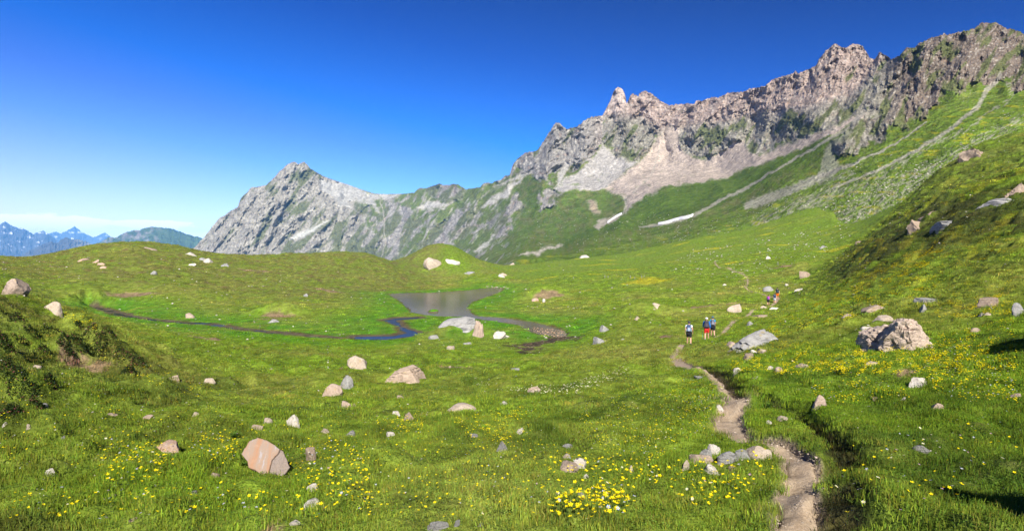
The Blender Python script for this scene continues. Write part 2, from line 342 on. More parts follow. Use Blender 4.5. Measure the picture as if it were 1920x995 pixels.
# ---- base colours of the land (albedo, with shade put in on the right spur and in gullies)
G_FRESH = np.array([.124, .192, .016]); G_BRIGHT = np.array([.070, .190, .010]); G_DRY = np.array([.180, .190, .038]); G_OLIVE = np.array([.110, .118, .026]); G_DEEP = np.array([.055, .096, .012])
SOIL = np.array([.075, .052, .034]); DUST = np.array([.30, .235, .165]); MUD = np.array([.06, .048, .03])
def land_colour(x, y, z=None):
    px = CX+F*x/np.maximum(y, .5); big = fbm(x/14, y/14, 61, 3); med = fbm(x/3.1, y/3.1, 62, 3); sm = fbm(x/.8, y/.8, 63, 3)
    c = np.broadcast_to(G_FRESH, x.shape+(3,)).copy()
    c = lerpc(c, G_DRY, np.clip(.30+.9*big+.5*med, 0, .85))
    c = lerpc(c, G_DEEP, np.clip(.08+1.0*med+1.1*sm, 0, .85)*sstep(60, 5, y))
    hill = sstep(98, 125, y)*sstep(0, -12, x+.10*y)*(1-sstep(0, 1, (z > 60) if z is not None else 0))
    c = lerpc(c, G_OLIVE*1.15, hill*np.clip(.55+.6*med, 0, .9))
    c = lerpc(c, np.array([.125, .085, .040]), hill*np.clip(fbm(x/4, y/1.6, 64, 3)*2.0-.35, 0, .8))
    c = lerpc(c, np.array([.185, .215, .040]), np.exp(-((x+.15)/1.1)**2-((y-4.6)/1.6)**2)*.75)
    u = x/(y+1.0)
    rb = sstep(.52, .64, u)*sstep(25, 45, y)
    c = lerpc(c, np.array([.070, .100, .018]), rb*np.clip(.55+1.2*med, 0, 1))
    c = lerpc(c, np.array([.10, .07, .035]), rb*np.clip(fbm(x/5, y/5, 65, 3)*1.5-.5, 0, .5))
    if z is not None:
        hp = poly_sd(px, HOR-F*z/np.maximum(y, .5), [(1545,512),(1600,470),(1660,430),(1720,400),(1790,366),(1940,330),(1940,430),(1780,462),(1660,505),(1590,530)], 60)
        c = lerpc(c, np.array([.050, .060, .016]), sstep(-12, 14, hp+24*fbm(x/5, y/5, 69, 4))*(y > 18)*np.clip(.75+.8*med, 0, 1))  # dark heath with the spur's grazing shade put into its colour
    c = lerpc(c, np.array([.42, .36, .02]), sstep(.50, .58, u)*sstep(24, 34, y)*sstep(110, 80, y)*np.clip(fbm((x+y*.6)/9, (y-x)/2.2, 73, 4)*2.2-.45, 0, .20))
    c = lerpc(c, G_DEEP, np.clip(.45+.9*med, 0, .75)*np.maximum(sstep(.42, .62, u)*sstep(10.5, 8, y), sstep(-.48, -.66, u)*sstep(12, 9, y)))
    lb = sstep(-.40, -.55, x/(y+2.0))*sstep(26, 18, y)
    c = lerpc(c, G_OLIVE*.9, lb*np.clip(.3+.9*med, 0, .8))
    if z is not None:
        sd = inwater(x, y)
        wet = sstep(-13, -1.0, sd)*sstep(-6.8, -8.3, z)*sstep(200, 190, y)
        c = lerpc(c, G_BRIGHT, wet*np.clip(.85+med*.8, 0, 1)*(1-.75*sstep(.05, .5, fbm(x/6, y/6, 66, 3))))
        c = lerpc(c, np.array([.11, .07, .03]), sstep(-.9, -.15, sd)*np.clip(.4+1.5*med, 0, .9)*sstep(-8.3, -8.8, z))
        c = lerpc(c, MUD*1.5, sstep(-.25, .1, sd))
        bsd = poly_sd(x, y, BOG, 6)
        c = lerpc(c, MUD*.8, sstep(-.6, .3, bsd+2.2*fbm(x/1.4, y/1.4, 67, 3)))
        far = sstep(105, 150, y)*sstep(-.02, .06, u)
        c = lerpc(c, np.array([.115, .185, .016]), far*.6)
        c = lerpc(c, np.array([.42, .36, .015]), far*np.clip(fbm(x/22, y/9, 68, 4)*2.2-.75, 0, .55))
    return c
def inwater(x, y): return np.maximum.reduce([poly_sd(x, y, p_, 16) for p_ in (POND, BROOK, RILL)])
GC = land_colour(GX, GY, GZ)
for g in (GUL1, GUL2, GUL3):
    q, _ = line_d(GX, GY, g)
    GC = lerpc(GC, np.array([.035, .036, .014]), sstep(.22, .08, q+noise(GX*3, GY*3, 71)*.08))  # dark greenish gully floor, shade under the overhanging grass painted in
q, _ = line_d(GX, GY, PATHS, PATHSW)
q = q+noise(GX*2.4, GY*2.4, 41)*.22+noise(GX*7, GY*7, 42)*.12
PATHMASK = sstep(1.55, 1.1, q)
GC = lerpc(GC, np.array([.26, .20, .14]), PATHMASK)
q2, _ = line_d(GX, GY, spline(PATH2, 4)); GC = lerpc(GC, np.array([.30, .25, .15]), sstep(.24, .08, q2+noise(GX*.8, GY*.8, 43)*.12))
BARE = [(162,690,.55,.30),(500,1010,.1,.1),(520,592,2.6,1.0),(505,598,1.8,.7),(400,635,2.2,.6),(250,553,5,1.3),(620,545,5,1.0),(1030,552,3,1.2),(350,625,1.0,.4),(1310,575,6,.6),(1480,498,4,1.2),(1330,560,.1,.1),(840,688,1.6,.5),(1360,715,.1,.1),(640,690,.1,.1),(1250,632,1.8,.6),(480,507,4,1.0),(1700,700,.2,.1)]
BP = np.array([b[:2] for b in BARE], float); BX, BY = hit(BP[:, 0], BP[:, 1])
for (a, b, rx, ry), mx, my in zip(BARE, BX, BY):
    d = ((GX-mx)/rx)**2+((GY-my)/ry)**2
    GC = lerpc(GC, np.array([.20, .135, .085]), sstep(1.4, .5, d+fbm(GX*2/rx, GY*2/ry, 72, 3)*1.2)*.9)
# ---------------------------------------------------------------- materials
def mat_new(name):
    m = bpy.data.materials.new(name); m.use_nodes = True; t = m.node_tree; t.nodes.clear()
    o = N(t, 'ShaderNodeOutputMaterial'); b = N(t, 'ShaderNodeBsdfPrincipled'); t.links.new(b.outputs[0], o.inputs['Surface'])
    b.inputs['Roughness'].default_value = .9; b.inputs['Specular IOR Level'].default_value = .15
    return m, t, b
def nz(t, scale, detail=4, rough=.6, vec=None, dist=0):
    n = N(t, 'ShaderNodeTexNoise'); n.inputs['Scale'].default_value = scale; n.inputs['Detail'].default_value = detail
    n.inputs['Roughness'].default_value = rough; n.inputs['Distortion'].default_value = dist
    if vec is not None: t.links.new(vec, n.inputs['Vector'])
    return n.outputs['Fac']
def rng_(t, v, a, b, c, d):
    m = N(t, 'ShaderNodeMapRange'); t.links.new(v, m.inputs['Value'])
    for k, x in zip(('From Min', 'From Max', 'To Min', 'To Max'), (a, b, c, d)): m.inputs[k].default_value = x
    return m.outputs[0]
def math_(t, op, a, b):
    m = N(t, 'ShaderNodeMath', operation=op)
    for i, v in enumerate((a, b)):
        if isinstance(v, (int, float)): m.inputs[i].default_value = v
        else: t.links.new(v, m.inputs[i])
    return m.outputs[0]
def scale_col(t, col, fac):
    m = N(t, 'ShaderNodeVectorMath', operation='SCALE'); t.links.new(col, m.inputs[0])
    t.links.new(fac, m.inputs['Scale']) if not isinstance(fac, (int, float)) else None
    return m.outputs[0]
def mixc(t, fac, a, b, mode='MIX'):
    m = N(t, 'ShaderNodeMix', data_type='RGBA', blend_type=mode)
    for i, v in ((0, fac), (6, a), (7, b)):
        if isinstance(v, (int, float)): m.inputs[i].default_value = v
        elif isinstance(v, tuple): m.inputs[i].default_value = (*v, 1) if len(v) == 3 else v
        else: t.links.new(v, m.inputs[i])
    return m.outputs[2]
def bump(t, b, h, strength, dist):
    n = N(t, 'ShaderNodeBump'); n.inputs['Strength'].default_value = strength; n.inputs['Distance'].default_value = dist
    t.links.new(h, n.inputs['Height']); t.links.new(n.outputs[0], b.inputs['Normal'])
def attr(t, name='Col', inst=False):
    a = N(t, 'ShaderNodeAttribute'); a.attribute_name = name
    if inst: a.attribute_type = 'INSTANCER'
    return a.outputs['Color']
def geo_pos(t): return N(t, 'ShaderNodeNewGeometry').outputs['Position']
def flecks(t, col, vec, scale, thr, colr, amount=1.0):
    """small single-coloured spots scattered over a colour"""
    v = N(t, 'ShaderNodeTexVoronoi'); v.inputs['Scale'].default_value = scale; t.links.new(vec, v.inputs['Vector'])
    return mixc(t, rng_(t, v.outputs['Distance'], thr, thr*.7, 0, amount), col, colr)
# grass-covered land
m_land, t, b = mat_new('alpine_turf'); p_ = geo_pos(t)
n1 = nz(t, 9.0, 5, .7, p_); n2 = nz(t, 1.1, 5, .65, p_); n3 = nz(t, 38., 3, .7, p_)
f = math_(t, 'MULTIPLY', rng_(t, n1, .3, .72, .55, 1.45), rng_(t, n2, .3, .7, .50, 1.50))
c = scale_col(t, attr(t), f)
c = mixc(t, rng_(t, nz(t, 2.6, 4, .7, p_), .52, .70, 0, .40), c, (.17, .15, .045))
t.links.new(c, b.inputs['Base Color'])
bump(t, b, math_(t, 'ADD', math_(t, 'MULTIPLY', n1, .30), n2), .75, .42)
b.inputs['Roughness'].default_value = 1.0; b.inputs['Specular IOR Level'].default_value = .05
# far mountain
m_mtn, t, b = mat_new('mountain_side'); p_ = geo_pos(t)
n1 = nz(t, .035, 6, .72, p_); n2 = nz(t, .16, 5, .75, p_); n3 = nz(t, .6, 4, .8, p_)
f = math_(t, 'MULTIPLY', rng_(t, n1, .3, .7, .72, 1.28), rng_(t, n2, .3, .7, .58, 1.42))
f = math_(t, 'MULTIPLY', f, rng_(t, n3, .3, .7, .75, 1.25))
t.links.new(scale_col(t, attr(t), f), b.inputs['Base Color'])
bump(t, b, math_(t, 'ADD', math_(t, 'MULTIPLY', n1, 3.0), n2), .7, 7.0)
b.inputs['Roughness'].default_value = 1.0; b.inputs['Specular IOR Level'].default_value = .03
# trodden earth
m_path, t, b = mat_new('trodden_earth'); p_ = geo_pos(t)
n1 = nz(t, 6, 6, .75, p_); n2 = nz(t, 60, 4, .8, p_)
c = mixc(t, rng_(t, n1, .35, .65, 0, 1), (.32, .235, .155), (.47, .37, .255))
c = mixc(t, rng_(t, n2, .45, .62, 0, .5), c, (.12, .085, .06))
c = flecks(t, c, p_, 38, .16, (.45, .40, .34), .9)
t.links.new(c, b.inputs['Base Color']); bump(t, b, math_(t, 'ADD', n1, math_(t, 'MULTIPLY', n2, .5)), .9, .03)
# water
def water_mat(name, deep, rough, spec=.3):
    m, t, b = mat_new(name); p_ = geo_pos(t)
    mp = N(t, 'ShaderNodeMapping'); mp.inputs['Scale'].default_value = (1, .45, 1); t.links.new(p_, mp.inputs['Vector'])
    n1 = nz(t, 1.6, 3, .6, mp.outputs[0]); big = nz(t, .035, 2, .5, p_)
    b.inputs['Roughness'].default_value = 1.0; b.inputs['Specular IOR Level'].default_value = 0
    gl = N(t, 'ShaderNodeBsdfGlossy'); gl.inputs['Roughness'].default_value = rough; mx = N(t, 'ShaderNodeMixShader'); mx.inputs[0].default_value = spec
    t.links.new(b.outputs[0], mx.inputs[1]); t.links.new(gl.outputs[0], mx.inputs[2]); t.links.new(mx.outputs[0], [q for q in t.nodes if q.type == 'OUTPUT_MATERIAL'][0].inputs['Surface'])
    t.links.new(mixc(t, rng_(t, big, .4, .6, 0, 1), deep, tuple(x*.6 for x in deep)), b.inputs['Base Color'])
    bump(t, gl, n1, .30, .06)
    return m
m_pond = water_mat('pond_water', (.135, .105, .065), .12, .42)
m_brook = water_mat('brook_water', (.016, .017, .022), .12, .20)
# rock kinds: base colour, second colour, lichen/dark colour
def rock_mat(name, c1, c2, dark, scale=1.0, strata=0.0, bumpd=.03, pit=.35, rough=.9, dk=.7):
    m, t, b = mat_new(name); tc_ = N(t, 'ShaderNodeTexCoord').outputs['Generated']
    oi = N(t, 'ShaderNodeObjectInfo'); add = N(t, 'ShaderNodeVectorMath', operation='ADD'); t.links.new(tc_, add.inputs[0])
    sc = N(t, 'ShaderNodeVectorMath', operation='SCALE'); t.links.new(oi.outputs['Location'], sc.inputs[0]); sc.inputs['Scale'].default_value = 1.7
    t.links.new(sc.outputs[0], add.inputs[1]); v = add.outputs[0]
    n1 = nz(t, 3.0*scale, 7, .75, v, .4); n2 = nz(t, 14*scale, 7, .78, v); n3 = nz(t, 55*scale, 3, .8, v)
    col = mixc(t, rng_(t, n1, .36, .62, 0, 1), c1, c2)
    col = mixc(t, rng_(t, n2, .50, .64, 0, dk), col, dark)
    h = math_(t, 'ADD', n1, math_(t, 'MULTIPLY', n2, .55)); h = math_(t, 'ADD', h, math_(t, 'MULTIPLY', n3, .15))
    if strata:
        mq = N(t, 'ShaderNodeMapping'); mq.inputs['Scale'].default_value = (1.0, 1.0, strata); mq.inputs['Rotation'].default_value = (.1, .22, 0); t.links.new(v, mq.inputs['Vector'])
        w = nz(t, 1.6*scale, 5, .7, mq.outputs[0], 1.0)
        col = mixc(t, rng_(t, w, .54, .63, 0, .8), col, dark); h = math_(t, 'ADD', h, math_(t, 'MULTIPLY', w, -1.6))
    vo = N(t, 'ShaderNodeTexVoronoi', feature='DISTANCE_TO_EDGE'); vo.inputs['Scale'].default_value = 3.2*scale; t.links.new(v, vo.inputs['Vector'])
    col = mixc(t, rng_(t, vo.outputs['Distance'], .025, 0, 0, pit), col, tuple(x*.5 for x in dark))
    col = mixc(t, rng_(t, nz(t, 5*scale, 3, .6, v), .62, .70, 0, .5), col, (.30, .22, .06))
    t.links.new(col, b.inputs['Base Color']); b.inputs['Roughness'].default_value = rough
    bump(t, b, h, .9, bumpd)
    return m
M_PALE = rock_mat('pale_limestone', (.47, .40, .31), (.36, .29, .215), (.17, .13, .10))
M_WHITE = rock_mat('white_quartz', (.60, .56, .49), (.45, .40, .33), (.20, .17, .13))
M_GREY = rock_mat('grey_slate', (.25, .245, .235), (.34, .33, .30), (.11, .11, .105), strata=4.5)
M_TAN = rock_mat('tan_gneiss', (.42, .33, .25), (.33, .25, .19), (.15, .115, .09))
M_BROWN = rock_mat('brown_schist', (.26, .19, .14), (.34, .27, .20), (.10, .075, .06))
M_PINK = rock_mat('rusty_slab', (.46, .27, .17), (.40, .32, .26), (.24, .16, .11), strata=0)
M_CONT = rock_mat('contorted_limestone', (.68, .55, .43), (.56, .44, .345), (.11, .055, .045), strata=5, bumpd=.07, scale=1.6, dk=.35)
# foliage
def leaf_mat(name, trans=.35, inst=True):
    m = bpy.data.materials.new(name); m.use_nodes = True; t = m.node_tree; t.nodes.clear()
    o = N(t, 'ShaderNodeOutputMaterial'); d = N(t, 'ShaderNodeBsdfDiffuse'); tr = N(t, 'ShaderNodeBsdfTranslucent'); mx = N(t, 'ShaderNodeMixShader')
    c1 = attr(t, 'tcol', True) if inst else attr(t)
    c2 = attr(t, 'Col') if inst else None
    c = mixc(t, 1.0, c1, c2, 'MULTIPLY') if inst else c1
    if inst: c = scale_col(t, c, math_(t, 'MULTIPLY', rng_(t, nz(t, 2.2, 3, .6, geo_pos(t)), .3, .7, 1.15, 1.75), 1.0))
    t.links.new(c, d.inputs[0]); t.links.new(c, tr.inputs[0]); mx.inputs[0].default_value = trans
    t.links.new(d.outputs[0], mx.inputs[1]); t.links.new(tr.outputs[0], mx.inputs[2]); t.links.new(mx.outputs[0], o.inputs['Surface'])
    return m
M_BLADE = leaf_mat('grass_blades')
M_PETAL = leaf_mat('petals', .25, False)
def flat_mat(name, col, rough=.8, spec=.2, var=.15, sc=30):
    m, t, b = mat_new(name)
    tc_ = N(t, 'ShaderNodeTexCoord').outputs['Object']
    c = mixc(t, rng_(t, nz(t, sc, 3, .6, tc_), .3, .7, 0, 1), tuple(x*(1-var) for x in col), tuple(min(1, x*(1+var)) for x in col))
    t.links.new(c, b.inputs['Base Color']); b.inputs['Roughness'].default_value = rough; b.inputs['Specular IOR Level'].default_value = spec
    return m

# ---------------------------------------------------------------- the land itself, path and water
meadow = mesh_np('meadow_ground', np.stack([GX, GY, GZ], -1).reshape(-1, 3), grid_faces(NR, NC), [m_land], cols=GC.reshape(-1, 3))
tag(meadow, kind='structure')
# path: an irregular ribbon of earth lying in its trodden groove
pc = spline(PATH, 14); pw_ = np.interp(np.linspace(0, 1, len(pc)), np.linspace(0, 1, len(PATH_W)), PATH_W)
tg = np.gradient(pc, axis=0); tg /= np.linalg.norm(tg, axis=1, keepdims=True); nr_ = np.c_[-tg[:, 1], tg[:, 0]]
K = 11; s_ = np.linspace(-1, 1, K)
ed = np.ones((len(pc), K)); L_ = np.r_[0, np.cumsum(np.linalg.norm(np.diff(pc, axis=0), axis=1))]
wl = 1.02+.30*noise(L_*1.9, L_*0+3, 80)+.14*noise(L_*6, L_*0+8, 81); wr = 1.02+.30*noise(L_*1.9, L_*0+13, 82)+.14*noise(L_*6, L_*0+28, 83)
off = np.where(s_[None] > 0, s_[None]*wl[:, None], s_[None]*wr[:, None])*pw_[:, None]
PXY = pc[:, None, :]+nr_[:, None, :]*off[..., None]
sm_ = surf(PXY[..., 0], PXY[..., 1]); pz = np.maximum(.75*sm_+.25*sm_.mean(1, keepdims=True), sm_)+.014+.03*sstep(10, 30, PXY[..., 1])+.0006*PXY[..., 1]*0.3
pz = pz+np.where(np.abs(s_)[None] > .95, -.03, .0)
path = mesh_np('path', np.concatenate([PXY, pz[..., None]], -1).reshape(-1, 3), grid_faces(len(pc), K)[:, ::-1], [m_path]); tag(path, kind='structure')
pc2 = spline(PATH2, 8); tg = np.gradient(pc2, axis=0); tg /= np.linalg.norm(tg, axis=1, keepdims=True); nr_ = np.c_[-tg[:, 1], tg[:, 0]]
q_ = pc2[:, None, :]+nr_[:, None, :]*(np.linspace(-.09, .09, 5)[None]*(1+.4*noise(np.arange(len(pc2))*.5, np.zeros(len(pc2)), 84))[:, None])[..., None]
path2 = mesh_np('path', np.concatenate([q_, (surf(q_[..., 0], q_[..., 1])+.05)[..., None]], -1).reshape(-1, 3), grid_faces(len(pc2), 5)[:, ::-1], [m_path]); tag(path2, kind='structure')
def water_sheet(name, poly, m, grow):
    c = poly.mean(0); n = len(poly); d = poly-np.roll(poly, 1, 0); 
    b0 = poly.min(0)-grow; b1 = poly.max(0)+grow; step = max(.35, (b1-b0).max()/140)
    xs = np.arange(b0[0], b1[0], step); ys = np.arange(b0[1], b1[1], step); X, Y = np.meshgrid(xs, ys)
    sd = poly_sd(X, Y, poly) > -grow
    f = grid_faces(len(ys), len(xs)); f = f[sd.ravel()[f].all(1)]
    u, inv = np.unique(f, return_inverse=True)
    co = np.c_[X.ravel()[u], Y.ravel()[u], np.full(len(u), WZ)]
    return tag(mesh_np(name, co, inv.reshape(f.shape), [m]), kind='structure')
water_sheet('pond_water', POND, m_pond, .8)
water_sheet('brook_water', BROOK, m_brook, .6)
water_sheet('rill_water', RILL, m_brook, .6)
# ---------------------------------------------------------------- the mountains behind the valley
SKY = [(290,520),(330,497),(345,485),(360,469),(372,456),(381,446),(389,436),(396,427),(405,416),(413,407),(422,404),(431,396),(446,388),(449,378),(452,371),(459,364),(465,359),(470,352),(474,351),(485,350),(499,347),(507,339),(515,332),(523,322),(531,316),(537,309),(543,306),(551,303),(556,305),(559,308),(564,306),(570,303),(576,308),(582,316),(594,323),(606,330),(627,338),(652,346),(677,355),(702,363),(724,364),(756,363),(777,361),(783,355),(788,352),(795,353),(802,352),(812,348),(824,344),(832,347),(840,347),(850,345),(859,346),(866,350),(874,355),(882,353),(890,352),(900,351),(905,345),(912,342),(922,343),(930,339),(938,337),(947,330),(956,328),(959,315),(963,306),(975,294),(987,285),(1000,284),(1007,282),(1015,270),(1023,259),(1028,251),(1032,245),(1038,234),(1043,230),(1050,232),(1056,237),(1063,243),(1072,240),(1081,238),(1089,232),(1097,225),(1105,221),(1114,219),(1122,217),(1130,216),(1134,209),(1137,203),(1141,195),(1144,189),(1147,181),(1150,173),(1154,167),(1159,163),(1164,165),(1168,169),(1171,175),(1173,182),(1175,196),(1177,190),(1183,179),(1188,175),(1192,179),(1197,181),(1199,174),(1205,171),(1211,170),(1218,174),(1226,179),(1240,190),(1255,197),(1268,196),(1280,196),(1292,194),(1302,195),(1306,189),(1309,187),(1315,189),(1322,187),(1328,185),(1334,183),(1345,183),(1356,180),(1363,175),(1370,173),(1380,174),(1392,172),(1405,167),(1417,165),(1434,162),(1445,152),(1454,147),(1468,143),(1481,141),(1492,133),(1498,138),(1514,130),(1530,123),(1533,116),(1536,110),(1546,98),(1556,89),(1562,84),(1568,82),(1574,86),(1579,90),(1584,88),(1588,89),(1596,84),(1603,82),(1610,83),(1617,87),(1624,97),(1630,107),(1636,110),(1642,110),(1646,102),(1650,98),(1656,102),(1671,110),(1678,109),(1686,105),(1693,96),(1700,89),(1708,90),(1715,89),(1724,80),(1735,76),(1744,72),(1757,69),(1769,63),(1775,66),(1791,62),(1808,58),(1827,54),(1835,47),(1843,42),(1855,44),(1867,42),(1876,47),(1885,53),(1903,56),(1920,63),(1950,58),(2000,48),(2070,30),(2200,20)]
BOT = [(290,530),(900,530),(930,520),(960,500),(1000,496),(1100,488),(1200,481),(1300,468),(1400,458),(1450,451),(1520,441),(1560,455),(1640,440),(1700,410),(1800,360),(1900,318),(2070,275),(2200,250)]
DP = [(960,500,262),(1100,488,250),(1200,481,250),(1300,468,248),(1400,458,245),(1500,445,245),
 (1560,430,240),(1560,350,300),(1560,280,370),(1560,235,440),(1560,180,590),(1560,95,700),
 (1630,400,245),(1640,320,285),(1640,220,400),(1640,160,520),(1640,110,640),
 (1700,370,240),(1700,300,278),(1700,225,345),(1720,150,430),(1700,92,520),
 (1800,320,240),(1800,250,275),(1800,175,350),(1800,110,430),(1800,60,500),
 (1900,275,240),(1900,220,272),(1900,165,330),(1900,110,420),(1900,60,510),
 (2070,230,240),(2070,150,285),(2070,40,400),(2200,200,240),(2200,20,380),
 (1450,450,246),(1450,400,310),(1450,350,390),(1455,312,470),(1450,280,620),(1450,225,720),(1450,155,800),
 (1350,462,246),(1350,420,340),(1350,390,440),(1350,345,600),(1350,325,730),(1350,270,820),(1350,185,930),
 (1250,478,246),(1250,445,350),(1250,418,450),(1250,358,640),(1250,338,780),(1250,255,960),(1250,197,1050),
 (1180,430,470),(1160,418,520),(1150,483,250),(1150,460,350),(1150,400,680),(1150,370,800),(1150,290,970),(1150,222,1070),(1160,170,1095),
 (1050,487,270),(1050,470,440),(1050,430,680),(1050,370,860),(1050,300,1010),(1050,235,1110),
 (960,492,320),(950,470,620),(950,430,860),(950,380,1060),(950,335,1220),
 (890,490,720),(880,460,960),(880,400,1220),(870,355,1420),
 (800,500,1020),(800,440,1280),(800,352,1720),
 (700,500,1320),(700,440,1540),(700,363,1920),
 (560,500,1500),(560,400,1760),(560,305,2050),
 (450,500,1600),(450,430,1790),(450,372,1950),(370,500,1760),(370,470,1850),(290,520,1950)]
DP = np.array(DP, float); DEP = TPS(np.c_[DP[:, 0]/100, DP[:, 1]/100], np.log(DP[:, 2]), 2e-3)
# ribs (+) that stand out and gullies (-) that cut in: points, half width, depth as a share of distance
RIBS = [
 ([(556,304),(540,340),(505,380),(470,430),(440,480)],30,.020),([(575,310),(600,350),(610,400),(590,450),(560,490)],26,.016),([(500,348),(470,380),(430,430),(395,475)],20,.012),
 ([(640,345),(620,400),(640,440),(620,485)],16,.010),([(745,375),(735,420),(700,470)],16,.013),([(760,385),(775,420),(750,460),(735,490)],14,.014),([(850,350),(830,390),(800,430),(770,470)],18,.015),
 ([(905,345),(890,390),(860,430),(830,460)],16,.014),([(965,310),(950,350),(960,385),(945,425),(935,450)],16,.014),([(1043,232),(1035,280),(1020,330),(1010,385)],24,.022),
 ([(1095,228),(1100,270),(1090,305)],22,.018),([(1159,170),(1165,220),(1190,260),(1185,295)],34,.022),([(1210,172),(1215,210),(1225,240)],20,.012),([(1310,190),(1300,240),(1310,290)],26,.018),
 ([(1350,240),(1330,270),(1335,300)],18,.012),([(1400,235),(1370,260)],18,.012),([(1440,225),(1430,255),(1415,290)],20,.018),([(1500,200),(1480,240),(1450,275)],20,.018),
 ([(1575,85),(1560,130),(1540,180),(1520,215)],34,.030),([(1650,100),(1640,150),(1600,190)],20,.018),([(1690,110),(1660,160),(1620,215),(1585,270)],28,.035),([(1760,70),(1730,120),(1700,165),(1680,210),(1660,240)],28,.030),
 ([(1850,45),(1820,90),(1800,130),(1790,165)],30,.030),([(1900,60),(1870,100),(1830,150)],24,.022),([(1930,100),(1915,150),(1890,165)],22,.025),
 ([(540,385),(520,430),(500,470)],10,-.010),([(690,370),(670,410),(665,470)],10,-.010),([(810,355),(790,400),(740,470)],12,-.012),([(925,345),(880,420),(850,470)],12,-.012),
 ([(1072,242),(1062,290),(1045,320)],10,-.012),([(1245,245),(1250,300)],14,-.010),([(1640,115),(1600,175),(1560,225)],12,-.018),([(1720,95),(1690,140),(1650,190)],12,-.018),([(1800,75),(1760,130),(1740,180)],12,-.016),
 ([(1350,345),(1250,352),(1200,385),(1165,415)],30,.03),([(1175,372),(1172,392),(1150,410)],8,-.012),([(1290,405),(1230,422),(1180,425)],10,-.01),
 ([(1120,375),(1100,395),(1110,430)],18,.014)]
def sky_row(px): 
    s = np.interp(px, *np.array(SKY, float).T)
    return s
def dens_row(px): return np.interp(px, *np.array(BOT, float).T)
ROCKP = [[(955,322),(965,300),(1040,220),(1120,205),(1159,150),(1500,100),(1600,60),(1860,20),(2200,0),(2200,150),(1980,170),(1915,172),(1895,158),(1870,150),(1845,158),(1820,150),(1790,178),(1770,170),(1745,205),(1735,218),(1705,222),(1700,240),(1665,240),(1655,262),(1620,272),(1610,285),(1585,289),(1568,285),(1578,262),(1595,245),(1618,212),(1560,236),(1520,252),(1480,268),(1440,285),(1420,292),(1405,285),(1395,267),(1370,268),(1340,288),(1312,302),(1296,296),(1278,278),(1268,255),(1250,245),(1240,250),(1215,282),(1190,297),(1175,298),(1150,285),(1130,272),(1118,285),(1100,312),(1085,305),(1070,322),(1045,330),(1025,345),(1005,330),(985,322)],
 [(340,540),(330,500),(380,420),(440,370),(500,320),(560,280),(620,320),(650,345),(700,365),(680,380),(700,400),(690,430),(720,470),(760,500),(700,530)],
 [(700,400),(740,380),(775,395),(785,430),(750,470),(735,500),(690,500),(700,450)],
 [(790,340),(830,330),(870,350),(860,370),(830,380),(800,365)],
 [(785,470),(820,420),(850,395),(880,385),(905,400),(885,430),(860,455),(830,475)],
 [(940,400),(955,370),(975,362),(978,385),(960,412),(945,430),(935,452),(925,448)],
 [(1010,365),(1030,355),(1045,362),(1035,385),(1015,400)],
 [(900,350),(925,335),(960,320),(950,335),(905,358)]]
SCREE = [([(1066,356),(1050,360),(1035,352),(1060,335),(1085,325),(1118,290),(1130,275),(1150,288),(1178,300),(1200,300),(1150,345),(1131,352),(1100,356)], (.36,.34,.305)),
 ([(1131,352),(1175,325),(1215,285),(1240,248),(1246,238),(1270,240),(1272,256),(1280,280),(1300,300),(1318,303),(1345,290),(1375,268),(1396,265),(1406,285),(1424,293),(1445,284),(1484,268),(1560,238),(1622,210),(1616,222),(1560,250),(1500,278),(1450,298),(1407,312),(1352,334),(1298,345),(1247,350),(1226,360),(1200,375),(1186,385),(1172,396),(1176,372),(1150,362)], (.42,.35,.285)),
 ([(600,336),(640,342),(700,363),(750,364),(735,378),(700,376),(712,396),(690,382),(650,372),(665,395),(640,382),(640,400),(625,370),(600,355)], (.37,.36,.32)),
 ([(544,448),(556,434),(585,428),(610,412),(618,408),(600,425),(575,442),(560,449)], (.46,.46,.40)),
 ([(782,388),(800,375),(830,385),(845,378),(830,392),(805,392)], (.46,.44,.38)),
 ([(900,388),(935,362),(975,335),(990,320),(980,335),(945,372),(910,388)], (.46,.44,.38)),
 ([(930,352),(975,325),(1000,318),(985,327),(950,345)], (.44,.42,.36)),
 ([(1048,330),(1062,308),(1068,312),(1058,335),(1040,352)], (.46,.44,.38)),
 ([(975,480),(1000,472),(1040,460),(1053,458),(1030,468),(990,480)], (.46,.42,.34)),
 ([(888,473),(905,458),(925,440),(930,440),(912,462),(895,476)], (.46,.45,.38)),
 ([(1588,250),(1600,246),(1570,272),(1562,290),(1575,312),(1560,335),(1530,345),(1540,320),(1548,290),(1560,265)], (.24,.25,.16)),
 ([(1112,428),(1122,414),(1150,402),(1162,398),(1158,408),(1140,420),(1120,432)], (.42,.37,.29)),
 ([(1103,375),(1113,376),(1125,398),(1118,400),(1105,390)], (.33,.27,.18))]
